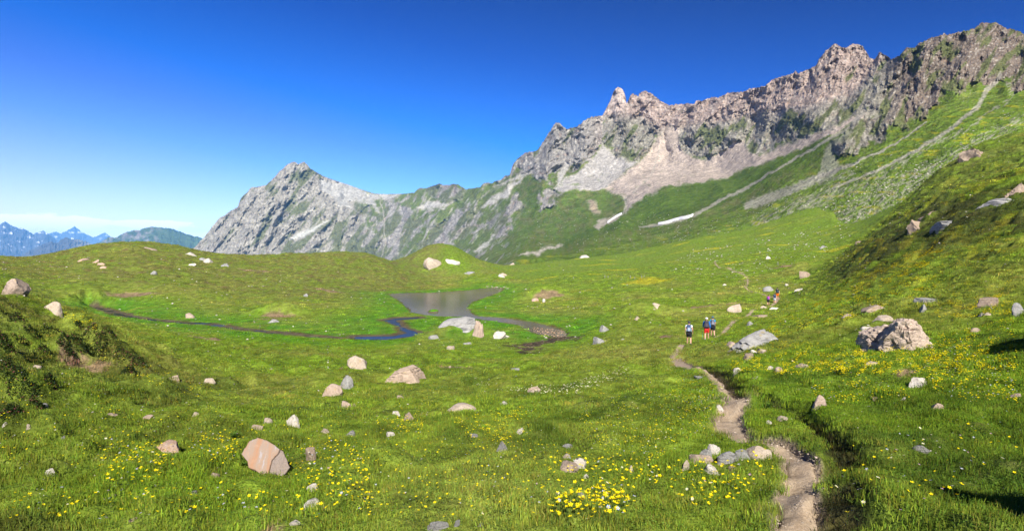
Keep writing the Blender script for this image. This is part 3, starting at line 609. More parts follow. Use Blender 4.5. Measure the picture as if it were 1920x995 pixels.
STREAKS = [([(1876,140),(1870,150),(1849,170),(1834,201),(1800,228),(1762,255),(1708,288),(1640,322),(1560,352)],[5,5,5,4.5,4,4,3.5,3,2]),
 ([(1890,160),(1899,179),(1880,196),(1852,212),(1816,241),(1770,262),(1726,281),(1653,331),(1600,352),(1509,382)],[6,6,5,4,4,6,6,10,12,14]),
 ([(1950,212),(1920,223),(1863,252),(1815,280),(1762,310),(1700,345),(1640,380),(1590,405)],[9,9,12,14,16,22,26,24]),
 ([(1737,228),(1700,256),(1653,284),(1600,306),(1545,328),(1500,348),(1454,367),(1400,385)],[1.5,1.8,2,3,5,8,11,8]),
 ([(1617,210),(1606,226),(1595,238),(1552,262),(1490,299),(1440,328),(1400,352),(1350,378),(1300,402),(1250,420),(1200,424)],[4,5,4,3,2.5,2.5,3,3,4,4,1.5]),
 ([(1172,370),(1174,385),(1168,398),(1150,410)],[1.6,1.6,1.6,1.6]),
 ([(1243,250),(1235,290),(1220,330),(1185,362)],[1,1,1,1]),
 ([(1590,330),(1540,370),(1480,400),(1420,418)],[12,16,18,12]),
 ([(700,330),(720,400),(722,460),(715,480)],[.1,1.2,1.2,1.2])]
def mnt_layers(px, py, Y):
    """rock / scree / grass shares and the base colour of a point of the mountain side"""
    wx = px+fbm(px/26, py/26, 101, 4)*16; wy = py+fbm(px/26, py/26, 104, 4)*16
    rock = np.zeros_like(px); f9 = fbm(px/9, py/9, 107, 3)*6; f6 = fbm(px/6, py/3, 109, 3)*2.5
    for p_ in ROCKP: rock = np.maximum(rock, sstep(-4, 4, poly_sd(wx, wy, p_, 20)+f9))
    scr = np.zeros_like(px); sc = np.zeros(px.shape+(3,)); sc[...] = (.42, .38, .31)
    for p_, col in SCREE:
        s = sstep(-4.0, 3.0, poly_sd(lerp(px, wx, .45), lerp(py, wy, .45), p_, 12)+f6)
        sc = lerpc(sc, np.array(col), s); scr = np.maximum(scr, s)
    st = np.zeros_like(px)
    for i, (p_, w) in enumerate(STREAKS):
        q, _ = line_d(lerp(px, wx, .25), lerp(py, wy, .25), p_, w)
        wide = np.mean(w) > 7
        k = sstep(1.25, .5, q+fbm(px/7, py/4, 120+i, 4)*.5)
        if wide: k = k*sstep(-.05, .35, fbm((px+py*.5)/9, (py+px*.55)/4, 140+i, 4)+.08)
        st = np.maximum(st, k*(.52 if wide else .74))
    left = sstep(760, 640, px)
    return rock, scr, sc, st, left
def mnt_colour(px, py, Y, rel):
    rock, scr, sc, st, left = mnt_layers(px, py, Y)
    b1 = fbm(px/40, py/40, 151, 4); b2 = fbm(px/11, py/11, 152, 4); b3 = fbm(px/4, py/4, 153, 3)
    # grass
    g = np.broadcast_to(np.array([.105, .160, .022]), px.shape+(3,)).copy()
    g = lerpc(g, np.array([.085, .125, .020]), np.clip(.4+.9*b1, 0, 1))
    g = lerpc(g, np.array([.160, .150, .055]), np.clip(.15+.8*b2+.3*b1, 0, .6))
    near = sstep(420, 250, Y); g = lerpc(g, np.array([.115, .185, .018]), near*.75)
    g = lerpc(g, np.array([.40, .35, .015]), near*np.clip(fbm((px+py)/38, py/7, 154, 4)*2.2-.55, 0, .5))
    green_hill = poly_sd(px, py, [(1175,400),(1225,355),(1350,336),(1500,285),(1600,235),(1640,240),(1500,310),(1400,362),(1280,408),(1190,428),(1120,440),(1000,478),(960,486),(1100,428)])
    g = lerpc(g, np.array([.075, .125, .014]), sstep(-8, 10, green_hill)*.75)
    ls = sstep(1000, 900, px)
    g = lerpc(g, np.array([.130, .160, .050]), ls*.6)
    # scattered small stones near the scree
    deb = sstep(.38, .55, fbm(px/3.2, py/2.2, 156, 2))*sstep(1080, 1250, px)*sstep(560, 330, Y)*np.clip(.5+b1, 0, 1)*.30*sstep(262, 350, Y)
    # rock
    pink = sstep(1090, 1180, px)*sstep(1745, 1640, px)
    r = np.broadcast_to(np.array([.28, .265, .235]), px.shape+(3,)).copy()
    low = sstep(-12, 22, (py-np.interp(px, [0,1100,1130,1200,1240,1320,1400,1500,1600,1700,1920], [900,900,215,218,245,232,218,205,175,60,20])))
    r = lerpc(r, np.array([.37, .285, .235]), pink*(1-low))
    r = lerpc(r, np.array([.25, .235, .18]), pink*low*.9)
    brown = sstep(1640, 1700, px); r = lerpc(r, np.array([.185, .145, .110]), brown)
    spire = sstep(-3, 3, poly_sd(px, py, [(1130,216),(1150,170),(1159,160),(1170,166),(1178,195),(1178,208),(1150,212)])); r = lerpc(r, np.array([.52, .42, .35]), spire)
    r = lerpc(r, np.array([.315, .295, .235]), left*.85)
    r = lerpc(r, np.array([.42, .28, .19]), np.clip(b2*1.4-.35, 0, .5)*(1-left*.6))
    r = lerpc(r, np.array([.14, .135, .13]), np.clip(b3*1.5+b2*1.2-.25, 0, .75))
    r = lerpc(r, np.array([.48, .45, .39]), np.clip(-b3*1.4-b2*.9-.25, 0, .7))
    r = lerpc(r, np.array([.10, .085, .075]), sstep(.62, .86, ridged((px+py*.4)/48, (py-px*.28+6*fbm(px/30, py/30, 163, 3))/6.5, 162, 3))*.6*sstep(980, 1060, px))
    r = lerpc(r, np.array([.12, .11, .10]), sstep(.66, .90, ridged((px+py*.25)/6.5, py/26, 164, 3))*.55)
    # grass ledges and green gullies in the rock
    ax = np.where(px < 1000, (px*.70+py*.55)/16, (px*.75+py*.5)/17)
    gl = fbm(ax, (py*.65-px*.5)/48, 157, 4)
    k = np.interp(px, [300,420,520,600,700,800,900,960,1050,1200,1350,1700,1920], [-.24,-.17,.03,.16,.30,.36,.36,-.06,-.1,-.15,.05,.0,.05])
    lowr = np.where(px > 1000, low*.22-(1-low)*.35*pink, sstep(350, 450, py)*.10)
    k = k+lowr
    gg = sstep(.0, .30, gl+k-.16-rel*3.0)*rock*(1-spire)
    rk = rock*(1-gg*.85); g = lerpc(g, np.array([.100, .112, .042]), rock*.7)
    rib = sstep(.16, .42, ridged(ax*.7+3, (py*.65-px*.5)/60, 158, 4)-.36+.5*rel)*ls*(1-rock)*sstep(345, 375, py)
    rk = np.maximum(rk, rib*.9)
    c = lerpc(g, np.array([.46, .44, .36]), deb)
    c = lerpc(c, r, rk)
    pale = np.clip(fbm(ax*1.7, (py*.65-px*.5)/30, 159, 4)*2.0-.75, 0, .6)*ls*sstep(355, 380, py); c = lerpc(c, np.array([.50, .48, .40]), pale)
    sc2 = sc*(1+.14*b2+.16*fbm(px/3, py/3, 160, 2))[..., None]
    c = lerpc(c, sc2, scr*(1-.7*np.clip(fbm(px/16, py/9, 161, 4)*2-.55, 0, 1)*sstep(310, 350, py)))
    c = lerpc(c, np.array([.36, .335, .27])*(1+.3*b3)[..., None], st)
    return c, np.maximum(rk, 0), np.maximum(scr, st)
def relief(px, py):
    r = 0; wx = px+fbm(px/18, py/18, 171, 2)*7
    for pts, w, d in RIBS:
        q, al = line_d(wx, py, pts, None, w)
        r = r+d*1.5*np.maximum(0, 1-q/w)**1.2
    return r
def mnt_point(px, py, back=None, detail=True):
    lY = DEP(px/100, py/100)
    rel = relief(px, py)
    if detail:
        rock, scr, sc, st, left = mnt_layers(px, py, np.exp(lY))
        ax = np.where(px < 1000, (px*.70+py*.55), (px*.75+py*.5)); ay = (py*.65-px*.5)
        rr = (ridged(ax/38, ay/85, 201, 4, .55)-.35)*.030 + (ridged((px+py*.3)/15, (py-px*.2)/26, 206, 4, .62)-.4)*.0085+(ridged(px/5.5, py/9, 207, 3, .7)-.4)*.0034
        am = np.interp(px, [300, 700, 1000, 1500, 1700, 1950], [1.0, .9, 1.0, 1.15, 1.5, 1.5])
        rock2 = np.maximum(rock, sstep(1000, 900, px)*.55*sstep(345, 375, py))
        small = fbm(px/16, py/10, 208, 4)*.0016+fbm((px+py)/30, py/24, 212, 3)*.004*sstep(250, 500, np.exp(lY))
        am = am*(1-.7*sstep(-6, 2, poly_sd(px, py, [(1130,218),(1150,168),(1159,150),(1170,160),(1178,195),(1178,212),(1150,216)], 20)))
        lY = lY-rel-rr*rock2*am*(1-.8*scr)-small
    else: lY = lY-rel
    return np.exp(lY)
MC = 1560; MR = 330
mpx = np.linspace(296, 2190, MC)
srow = sky_row(mpx)+noise(mpx/3.1, mpx*0+.5, 301)*np.interp(mpx, [360,620,760,950,1000,1125,1135,1175,1182,2000], [1.2,.5,.5,1.2,2.2,2.0,.5,.5,2.0,2.4])+noise(mpx/1.7, mpx*0+.5, 302)*.7*(mpx > 950)
brow = dens_row(mpx)
tt = np.linspace(0, 1, MR)**.85
PX = np.broadcast_to(mpx[None], (MR, MC)).copy(); PY = lerp(brow[None], srow[None], tt[:, None])
Yf = mnt_point(PX, PY)
MX_, MY_, MZ_ = P(PX, PY, Yf)
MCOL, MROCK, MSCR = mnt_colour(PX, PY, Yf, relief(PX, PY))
za = surf(MX_, np.minimum(MY_, 295)); k = sstep(430, 265, Yf)*(PX > 930)
MZ_ = lerp(MZ_, np.where(Yf < 300, za-.35, MZ_), sstep(330, 262, Yf)*sstep(950, 960, PX)*sstep(1500, 1420, PX))
# the far side of the crest
NB = 14; bk = np.arange(1, NB+1)[:, None]
yb = Yf[-1][None]*(1+.012*bk+.004*bk*noise(np.broadcast_to(mpx[None]/14, (NB, MC)), bk*.7, 303)); zb = MZ_[-1][None]-(yb-Yf[-1][None])*.75-2.0*bk**.5
xb = (mpx[None]-CX)/F*yb
co = np.concatenate([np.stack([MX_, MY_, MZ_], -1), np.stack([xb, yb, zb], -1)]).reshape(-1, 3)
cc = np.concatenate([MCOL, np.repeat(MCOL[-1:], NB, 0)]).reshape(-1, 3)
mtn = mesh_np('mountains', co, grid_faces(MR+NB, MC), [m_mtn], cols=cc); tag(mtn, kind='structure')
# foothill ground falling away behind the left hills and under everything, to the horizon
m_low, t, b = mat_new('distant_valley'); p_ = geo_pos(t)
t.links.new(mixc(t, nz(t, .0012, 5, .6, p_), (.05, .09, .03), (.12, .12, .07)), b.inputs['Base Color'])
gx = np.sinh(np.linspace(-6.2, 6.2, 120))/np.sinh(6.2)*3; gx = np.interp(gx, [-3, 0, 3], [-21500, 0, 3800])+0*gx; gyy = np.sinh(np.linspace(-2.25, 6.2, 120))/np.sinh(6.2)*19300
X_, Y_ = np.meshgrid(gx, gyy); R_ = np.hypot(X_, Y_)
Z_ = -60-880*sstep(300, 6000, R_)+fbm(X_/4000, Y_/4000, 310, 4)*120*sstep(2000, 7000, R_)
low = mesh_np('distant_valley', np.stack([X_, Y_, Z_], -1).reshape(-1, 3), grid_faces(120, 120), [m_low]); tag(low, kind='structure')
# far ranges at the left
m_far, t, b = mat_new('far_range'); p_ = geo_pos(t)
n1 = nz(t, .0016, 7, .7, p_); f = rng_(t, n1, .3, .7, .6, 1.4); t.links.new(scale_col(t, attr(t), f), b.inputs['Base Color'])
bump(t, b, n1, 1.0, 260)
def far_range(name, sky_pts, D, base, seed, colf, depth=.30, amp=.03):
    s = np.array(sky_pts, float); n = int((s[-1, 0]-s[0, 0])*1.6)+2; m = 90
    px = np.linspace(s[0, 0], s[-1, 0], n); sr = np.interp(px, s[:, 0], s[:, 1])+noise(px/3., px*0, seed)*1.0+noise(px/8., px*0, seed+1)*1.2
    t_ = np.linspace(0, 1, m)[:, None]; PXf = np.broadcast_to(px[None], (m, n)).copy(); PYf = lerp(base, sr[None], t_)
    y = D*(1-depth*(1-t_)**.8)*(1-(ridged(PXf/26, PYf/60, seed+2, 5, .6)-.4)*amp-fbm(PXf/9, PYf/9, seed+5, 4)*amp*.35)
    x_, y_, z_ = P(PXf, PYf, y); bb = np.arange(1, 9)[:, None]
    yb = y[-1][None]*(1+.02*bb); zb = z_[-1][None]-(yb-y[-1][None])*.7; xb = (px[None]-CX)/F*yb
    c = colf(PXf, PYf, t_+0*PXf)
    co = np.concatenate([np.stack([x_, y_, z_], -1), np.stack([xb, yb, zb], -1)]).reshape(-1, 3)
    cc = np.concatenate([c, np.repeat(c[-1:], 8, 0)]).reshape(-1, 3)
    return tag(mesh_np(name, co, grid_faces(m+8, n), [m_far], cols=cc), kind='structure')
def c_snow(px, py, t_):
    c = np.broadcast_to(np.array([.09, .095, .11]), px.shape+(3,)).copy()
    return lerpc(c, np.array([.85, .86, .88]), sstep(.42, .66, fbm(px/13, py/8, 402, 4)+.40*(t_-.62)))
def c_dark(px, py, t_):
    c = np.broadcast_to(np.array([.10, .095, .09]), px.shape+(3,)).copy()
    return lerpc(c, np.array([.22, .21, .17]), sstep(135, 150, px)*.9)
def c_green(px, py, t_):
    c = np.broadcast_to(np.array([.07, .115, .03]), px.shape+(3,)).copy()
    c = lerpc(c, np.array([.30, .27, .24]), np.clip(fbm(px/12, py/14, 404, 4)*1.6+.25, 0, .9)*sstep(320, 270, px))
    return c
far_range('far_mountains', [(-420,452),(-330,435),(-250,446),(-160,425),(-90,436),(-40,428),(0,421),(9,415),(24,424),(34,427),(44,428),(63,439),(80,432),(94,440),(107,451),(125,462),(150,475),(180,490)], 10500, 515, 410, c_snow)
far_range('far_mountains', [(60,462),(80,447),(94,437),(105,434),(113,438),(122,434),(131,429),(140,424),(146,429),(153,435),(164,440),(175,445),(188,440),(197,435),(203,441),(212,449),(235,458),(270,470),(320,480)], 15500, 510, 420, c_snow)
far_range('blue_ridge', [(-60,500),(0,494),(33,484),(50,472),(66,465),(80,458),(94,452),(100,454),(107,456),(114,449),(120,446),(126,445),(133,449),(141,448),(149,449),(160,452),(171,457),(200,470),(240,480),(300,495)], 7000, 520, 430, c_dark, amp=.05)
far_range('green_hills', [(120,490),(150,474),(171,462),(185,454),(197,449),(203,445),(207,444),(214,446),(225,441),(236,435),(250,432),(262,431),(273,427),(284,425),(297,426),(310,427),(324,429),(340,435),(354,440),(367,443),(381,447),(420,462),(470,490)], 5200, 525, 440, c_green, amp=.012)
# air
m_air = bpy.data.materials.new('air'); m_air.use_nodes = True; t = m_air.node_tree; t.nodes.clear()
o_ = N(t, 'ShaderNodeOutputMaterial'); v_ = N(t, 'ShaderNodeVolumePrincipled'); t.links.new(v_.outputs[0], o_.inputs['Volume'])
v_.inputs['Color'].default_value = (.20, .52, 1.0, 1); v_.inputs['Density'].default_value = 5.5e-5; v_.inputs['Anisotropy'].default_value = -0.5
X0, X1, Y0, Y1, Z0, Z1 = -22000., 4000., -400., 19500., -1300., 850.
bx = [(a, b_, c_) for c_ in (Z0, Z1) for b_ in (Y0, Y1) for a in (X0, X1)]
haze = mesh_np('haze', bx, np.array([(0,2,3,1),(4,5,7,6),(0,1,5,4),(2,6,7,3),(0,4,6,2),(1,3,7,5)]), [m_air], smooth=False); tag(haze, kind='stuff')
# ---------------------------------------------------------------- boulders and stones, each a thing of its own
def ico(sub):
    bm = bmesh.new(); bmesh.ops.create_icosphere(bm, subdivisions=sub, radius=1.0)
    v = np.array([q.co[:] for q in bm.verts]); f = np.array([[w.index for w in q.verts] for q in bm.faces]); bm.free(); return v, f
ICO = {k: ico(k) for k in (1, 2, 3, 4, 5)}
def rock_shape(seed, style, sub):
    r = np.random.default_rng(seed); v, f = ICO[sub]; v = v.copy()
    sq = {'facet': 1.5, 'slab': 1.9, 'lump': 1.15, 'strata': 1.5, 'flat': 1.5, 'block': 2.2, 'ragged': 1.3}[style]
    v = np.sign(v)*np.abs(v)**(1/sq); v /= np.abs(v).max(0)
    nc = {'facet': 10, 'slab': 9, 'lump': 13, 'strata': 9, 'flat': 9, 'block': 7, 'ragged': 12}[style]
    for k in range(nc):
        n = r.normal(size=3); n[2] = abs(n[2])*.8 if k % 3 else n[2]; n /= np.linalg.norm(n)
        d = r.uniform(.38, .66) if style != 'lump' else r.uniform(.55, .80); s = v@n-d
        v = v-np.maximum(s, 0)[:, None]*n*.985
    a = v*1.7+seed % 97
    q = noise(a[:, 0]+a[:, 2]*.6, a[:, 1]-a[:, 2]*.7, seed % 1000)*.05
    a = v*4.3+seed % 31; amp = {'ragged': .13, 'facet': .05, 'lump': .05, 'slab': .035, 'flat': .05, 'strata': .05, 'block': .03}[style]
    q = q+noise(a[:, 0]+a[:, 2]*.8, a[:, 1]+a[:, 2]*.9, seed % 1000+1)*amp
    if sub >= 3:
        for k in range(14):                                   # small chips off the corners
            n = r.normal(size=3); n /= np.linalg.norm(n); m_ = v@n; d = m_.max()*r.uniform(.86, .96); v = v-np.maximum(m_-d, 0)[:, None]*n*.97
    if sub >= 4:
        a = v*9.5; q = q+(np.abs(noise(a[:, 0]+a[:, 2]*.5, a[:, 1]-a[:, 2], seed % 1000+2))*-.09+.02)*(1.8 if style == 'ragged' else .7)
        a = v*21; q = q+noise(a[:, 0]+a[:, 2]*.5, a[:, 1]-a[:, 2], seed % 1000+3)*.018
    v = v*(1+q)[:, None]
    if style in ('strata',):
        tilt = v[:, 2]*5.5+v[:, 0]*.8; st = np.abs((tilt+noise(v[:, 0]*2, v[:, 1]*2, seed)*.7) % 1-.5)
        v[:, :2] *= (1-.09*(st < .14))[:, None]
    v = v/np.abs(v).max(0)
    return v, f
def shade_by_angle(o, ang=38):
    o.data.polygons.foreach_set('use_smooth', np.ones(len(o.data.polygons), bool)); o.data.set_sharp_from_angle(angle=math.radians(ang))
def make_rock(name, seed, style, mat, c, half, rot, sub, embed=.3):
    v, f = rock_shape(seed, style, sub); v = v*np.array(half)
    o = mesh_np(name, v, f, [mat], smooth=True); o.location = c; o.rotation_euler = rot
    shade_by_angle(o); return o
W_, C_, G_, T_, B_, R_ = M_WHITE, M_PALE, M_GREY, M_TAN, M_BROWN, M_PINK
ROCKS = [
 (1657,604,35,13,C_,'lump','smooth cream rock lying behind the contorted boulder'),
 (1427,650,120,34,G_,'strata','large dark grey layered slab outcrop right of the three near hikers'),
 (1739,568,43,12,G_,'strata','flat grey layered slab on the flowery bank above the contorted boulder'),
 (1857,570,54,18,B_,'facet','brown boulder with a flat top near the right edge of the flowery bank'),
 (1731,584,22,12,G_,'facet','small pointed grey rock just below the flat grey layered slab'),
 (1645,583,54,12,B_,'flat','long low brownish slab sunk in the flowery bank'),
 (1587,596,18,7,C_,'flat','small pale rock left of the long low brownish slab'),
 (1620,620,24,12,W_,'facet','lichen-spotted white rock left of the smooth cream rock'),
 (1374,585,26,11,C_,'block','pale flat-topped boulder standing in the meadow behind the near hikers'),
 (1407,611,15,8,G_,'block','small bluish grey block right of the three near hikers'),
 (1427,596,28,7,B_,'flat','low brown rock beside the path below the far hikers'),
 (1372,651,18,10,T_,'lump','rounded tan rock at the foot of the dark layered slab outcrop'),
 (1400,676,24,16,B_,'facet','brown shadowed rock below the dark layered slab outcrop'),
 (1412,664,11,9,W_,'block','white block on top of the brown shadowed rock'),
 (1428,663,15,10,C_,'block','cream block beside the white block under the layered slab outcrop'),
 (1442,547,20,9,G_,'lump','grey lichened boulder beside the far hikers'),
 (1475,536,7,5,W_,'lump','small round white stone above the far hikers'),
 (1499,545,19,5,W_,'flat','flat white slab right of the far hikers'),
 (1432,579,12,5,C_,'lump','pale stone at the feet of the hiker in purple'),
 (1454,580,24,5,W_,'flat','flat whitish slab beside the path below the far hikers'),
 (1508,522,22,13,B_,'facet','brownish boulder on the low hump at the foot of the right slope'),
 (1541,467,13,7,G_,'facet','grey boulder at the lower end of the debris slope'),
 (1610,457,16,7,B_,'facet','brownish grey boulder where the debris slope meets the right bank'),
 (1440,486,9,6,W_,'lump','white boulder alone in the valley meadow above the far hikers'),
 (1359,535,10,4,W_,'flat','flat white stone in the meadow left of the far hikers'),
 (1502,691,26,13,C_,'slab','cream slab tilted among yellow flowers right of the path'),
 (1464,697,19,8,T_,'flat','flat tan stone left of the tilted cream slab'),
 (1446,693,15,8,W_,'facet','white stone left of the flat tan stone'),
 (1384,698,20,13,W_,'ragged','ragged white rock on the bank above the dark path cutting'),
 (1743,649,19,7,W_,'flat','flat white stone just right of the contorted boulder'),
 (1781,655,17,6,G_,'flat','bluish grey flat stone right of the contorted boulder'),
 (1747,639,13,6,B_,'facet','small reddish brown stone touching the contorted boulder on its right'),
 (1828,623,15,8,T_,'lump','round tan stone among yellow flowers on the right bank'),
 (1842,590,11,8,W_,'facet','left one of two pale stones below the flat-topped brown boulder'),
 (1853,593,14,7,C_,'lump','right one of two pale stones below the flat-topped brown boulder'),
 (1635,684,21,6,C_,'flat','low pale stone among yellow flowers below the contorted boulder'),
 (1911,592,22,22,G_,'facet','grey rock with a dark side at the right edge of the picture'),
 (1726,726,38,24,W_,'ragged','knobbly white rock with a long shadow on the right bank'),
 (1758,768,31,11,T_,'facet','tan stone in the grass below the knobbly white rock'),
 (1730,850,27,13,G_,'strata','grey stone deep in the grass of the lower right bank'),
 (1539,761,39,19,T_,'slab','tan slab leaning over the edge of the dark gully'),
 (1465,790,31,14,C_,'ragged','pale rock on the grassy island between path and gully'),
 (1442,795,11,6,W_,'lump','small white stone left of the pale rock between path and gully'),
 (1349,769,14,9,W_,'facet','white stone on the left edge of the path'),
 (1358,731,12,7,C_,'facet','cream stone lying in the narrow part of the path'),
 (1310,711,20,8,G_,'flat','flat grey green stone left of the upper path'),
 (1904,746,16,8,T_,'facet','tan stone near the right edge level with the knobbly white rock'),
 (1642,750,11,6,M_PINK,'facet','small rust-coloured stone right of the tan leaning slab'),
 (1696,751,15,5,W_,'flat','small flat white stone below the knobbly white rock'),
 (1286,881,17,19,C_,'facet','leftmost pale rock of the rock heap beside the path'),
 (1307,871,36,22,T_,'facet','tan block of the rock heap beside the path'),
 (1323,868,18,24,G_,'block','narrow upright grey rock in the heap beside the path'),
 (1363,869,36,28,G_,'facet','large grey faceted rock in the middle of the heap beside the path'),
 (1341,854,22,16,W_,'ragged','ragged white rock at the back of the heap beside the path'),
 (1393,863,31,23,G_,'ragged','speckled rock left of the cream one in the heap'),
 (1424,866,38,27,C_,'facet','rightmost large cream rock of the heap beside the path'),
 (1331,889,29,24,W_,'ragged','whitish rock at the front of the heap beside the path'),
 (1376,884,16,9,B_,'facet','small brown rock at the front of the heap beside the path'),
 (765,712,80,36,T_,'strata','broad cracked tan boulder with turf on its left shoulder in the meadow'),
 (672,690,36,25,C_,'lump','round cream boulder left of the broad cracked boulder'),
 (650,727,26,20,G_,'lump','lichened grey boulder below the round cream boulder'),
 (868,774,56,18,C_,'lump','smooth cream rock shaped like a loaf in the central meadow'),
 (1004,737,30,13,T_,'slab','flat pinkish slab among small white flowers'),
 (648,765,21,14,T_,'lump','tan rock above the left yellow flower patch'),
 (664,764,9,8,T_,'facet','small tan stone touching the tan rock on its right'),
 (753,749,18,9,T_,'flat','tan flat stone below the broad cracked boulder'),
 (741,777,16,9,W_,'facet','white angular stone left of the brown block in the central meadow'),
 (764,790,29,15,B_,'block','brown block beside yellow flowers in the central meadow'),
 (735,818,19,11,W_,'facet','white stone in the yellow flowers below the brown block'),
 (945,759,19,7,W_,'flat','flat white stones pair right of the loaf-shaped rock'),
 (941,847,27,20,G_,'slab','flat grey stone with yellow lichen in the central meadow'),
 (975,812,15,9,W_,'lump','pale lump above the yellow lichened stone'),
 (890,820,14,10,G_,'facet','grey stone beside an orange yellow flower patch'),
 (1064,840,25,10,G_,'flat','flat grey stone right of the yellow lichened stone'),
 (1062,859,15,9,C_,'lump','small cream stone below the flat grey stone'),
 (1066,886,40,15,T_,'flat','long tan stone crossed with a white one in the lower meadow'),
 (1087,877,32,15,W_,'slab','long white stone crossed with a tan one in the lower meadow'),
 (1185,889,9,17,W_,'block','narrow white stone standing upright in the grass'),
 (1098,897,12,8,W_,'facet','small white stone below the two crossed stones'),
 (1088,934,17,10,G_,'flat','grey stone above the big yellow flower clump'),
 (822,996,37,20,G_,'strata','bluish layered rock at the bottom edge of the picture'),
 (855,988,12,11,G_,'facet','small dark grey stone right of the bluish layered rock'),
 (901,987,15,9,G_,'flat','light grey stone at the bottom edge right of the bluish rock'),
 (655,819,21,10,G_,'flat','flat grey stone left of the white stone in the flowers'),
 (968,695,20,5,G_,'flat','thin bluish slab above the white flower band'),
 (552,801,29,28,W_,'ragged','white pitted boulder standing above the rust-coloured slab'),
 (312,850,44,19,R_,'lump','pinkish rock half hidden behind yellow flowers at the lower left'),
 (479,804,26,9,T_,'flat','thin tan stone left of the white pitted boulder'),
 (502,795,19,11,C_,'slab','cream wedge stone left of the white pitted boulder'),
 (618,743,43,17,T_,'strata','long tan layered slab pointing up right in the left meadow'),
 (391,718,23,9,C_,'lump','cream stone in the left meadow below the streamside'),
 (326,716,20,11,T_,'facet','tan angular stone in the left meadow'),
 (367,781,12,10,C_,'facet','pale stone in the grass right of the bare tan patch'),
 (278,784,20,8,T_,'facet','tan stone on the lower left tussocks'),
 (83,771,19,13,G_,'facet','greenish grey stone on the lower left tussocks'),
 (8,800,12,10,W_,'facet','white stone at the left edge of the picture'),
 (54,804,10,9,C_,'lump','round cream stone near the left edge'),
 (119,824,12,9,G_,'facet','grey white stone on the lower left tussocks'),
 (91,891,20,14,W_,'ragged','white jagged stone at the lower left'),
 (364,929,22,13,G_,'facet','grey pointed stone at the bottom left centre'),
 (401,895,20,12,T_,'slab','greenish tan stone left of the rust-coloured slab'),
 (587,923,21,15,W_,'lump','bright white stone right below the rust-coloured slab'),
 (582,954,33,12,W_,'flat','long white stone near the bottom below the bright white stone'),
 (555,984,24,10,W_,'ragged','white splintered stone at the bottom edge'),
 (586,864,23,22,B_,'facet','grey brown rock right of the rust-coloured slab'),
 (247,979,19,7,T_,'flat','tan stone at the bottom left edge'),
 (213,932,15,7,C_,'flat','pale flat stone at the lower left among flowers'),
 (68,689,16,6,C_,'flat','flat cream stone on the left bank'),
 (214,781,25,6,T_,'flat','long thin tan stone on the lower left tussocks'),
 (610,812,14,8,C_,'lump','small pale stone right of the white pitted boulder'),
 (26,551,62,29,T_,'facet','large tan boulder on the left bank at the picture edge'),
 (100,589,38,27,C_,'facet','pale pointed boulder on the crest of the left bank'),
 (356,596,23,9,T_,'lump','pinkish boulder beside the narrow stream at the left'),
 (289,515,13,9,G_,'facet','grey boulder in the middle of the left hill'),
 (390,493,18,8,W_,'lump','whitish boulder at the right shoulder of the left hill'),
 (378,488,18,8,G_,'slab','grey slab leaning behind the whitish boulder on the left hill'),
 (356,479,23,6,W_,'flat','long white slab just under the crest of the left hill'),
 (358,498,18,4,W_,'flat','thin white slab below the boulders of the left hill'),
 (423,499,14,5,G_,'flat','flat grey stone on the hillside right of the whitish boulder'),
 (159,489,22,7,R_,'flat','long orange rock of the orange outcrop on the left hill'),
 (181,493,11,6,R_,'facet','upper orange block of the orange outcrop on the left hill'),
 (190,498,13,7,R_,'facet','lower orange block of the orange outcrop on the left hill'),
 (196,503,11,5,R_,'facet','lowest orange block of the orange outcrop on the left hill'),
 (285,470,60,9,B_,'strata','brown turf-topped rock band under the top of the left hill'),
 (573,556,9,6,G_,'lump','small grey boulder above the marsh left of the pond'),
 (510,606,36,17,G_,'ragged','grey outcrop at the foot of the low mound left of the pond'),
 (543,587,30,16,B_,'ragged','dark outcrop on top of the low mound left of the pond'),
 (856,627,112,22,G_,'slab','wide whitish bedrock dome on the grassy mound below the pond'),
 (893,631,34,34,T_,'ragged','cracked tan rock at the right end of the bedrock dome'),
 (812,636,19,8,G_,'flat','flat grey stone at the left foot of the bedrock dome'),
 (936,635,27,15,W_,'ragged','white jagged boulder right of the bedrock dome'),
 (843,656,16,9,C_,'facet','cream stone in the meadow below the bedrock dome'),
 (820,500,46,17,C_,'slab','big pale slab on the left flank of the knoll'),
 (848,494,24,9,W_,'slab','white slab beside the big pale slab on the knoll'),
 (884,514,48,12,G_,'ragged','grey broken rock band at the foot of the knoll'),
 (942,516,15,4,C_,'flat','thin pale slab right of the knoll'),
 (940,520,13,5,W_,'lump','white boulder just below the thin pale slab'),
 (959,494,11,5,C_,'slab','pale boulder on the valley floor right behind the knoll'),
 (1231,575,26,10,C_,'block','pale flat block on the rise in the central meadow'),
 (1097,480,22,6,W_,'flat','white rocks at the foot of the green mountain slope'),
 (1124,647,33,13,G_,'strata','grey layered rock right of the marsh channel'),
 (1133,622,17,11,G_,'facet','light grey rock above the grey layered rock'),
 (1168,639,15,5,G_,'flat','bluish flat stone right of the marsh channel'),
 (1195,600,17,7,C_,'facet','pale stone below the pale flat block'),
 (1003,565,13,9,R_,'facet','pinkish rock on the low mound right of the pond'),
 (1020,567,6,6,W_,'facet','white stone at the foot of the low mound right of the pond'),
 (1792,414,80,24,G_,'strata','big slate outcrop jutting from the shaded right slope'),
 (1862,390,60,16,G_,'strata','low slate band right of the big slate outcrop'),
 (1724,430,50,17,B_,'ragged','dark rock band at the crest left of the slate outcrop'),
 (1758,400,66,20,B_,'ragged','dark ledge between the crest band and the big slate outcrop'),(1908,362,70,24,B_,'ragged','dark ledge above the low slate band at the right edge'),
 (1842,296,66,24,B_,'ragged','dark brown outcrop high on the far right spur'),
 (844,690,6,5,T_,'lump',None),(950,632,9,4,W_,'flat',None),(878,646,16,4,G_,'flat',None),
]
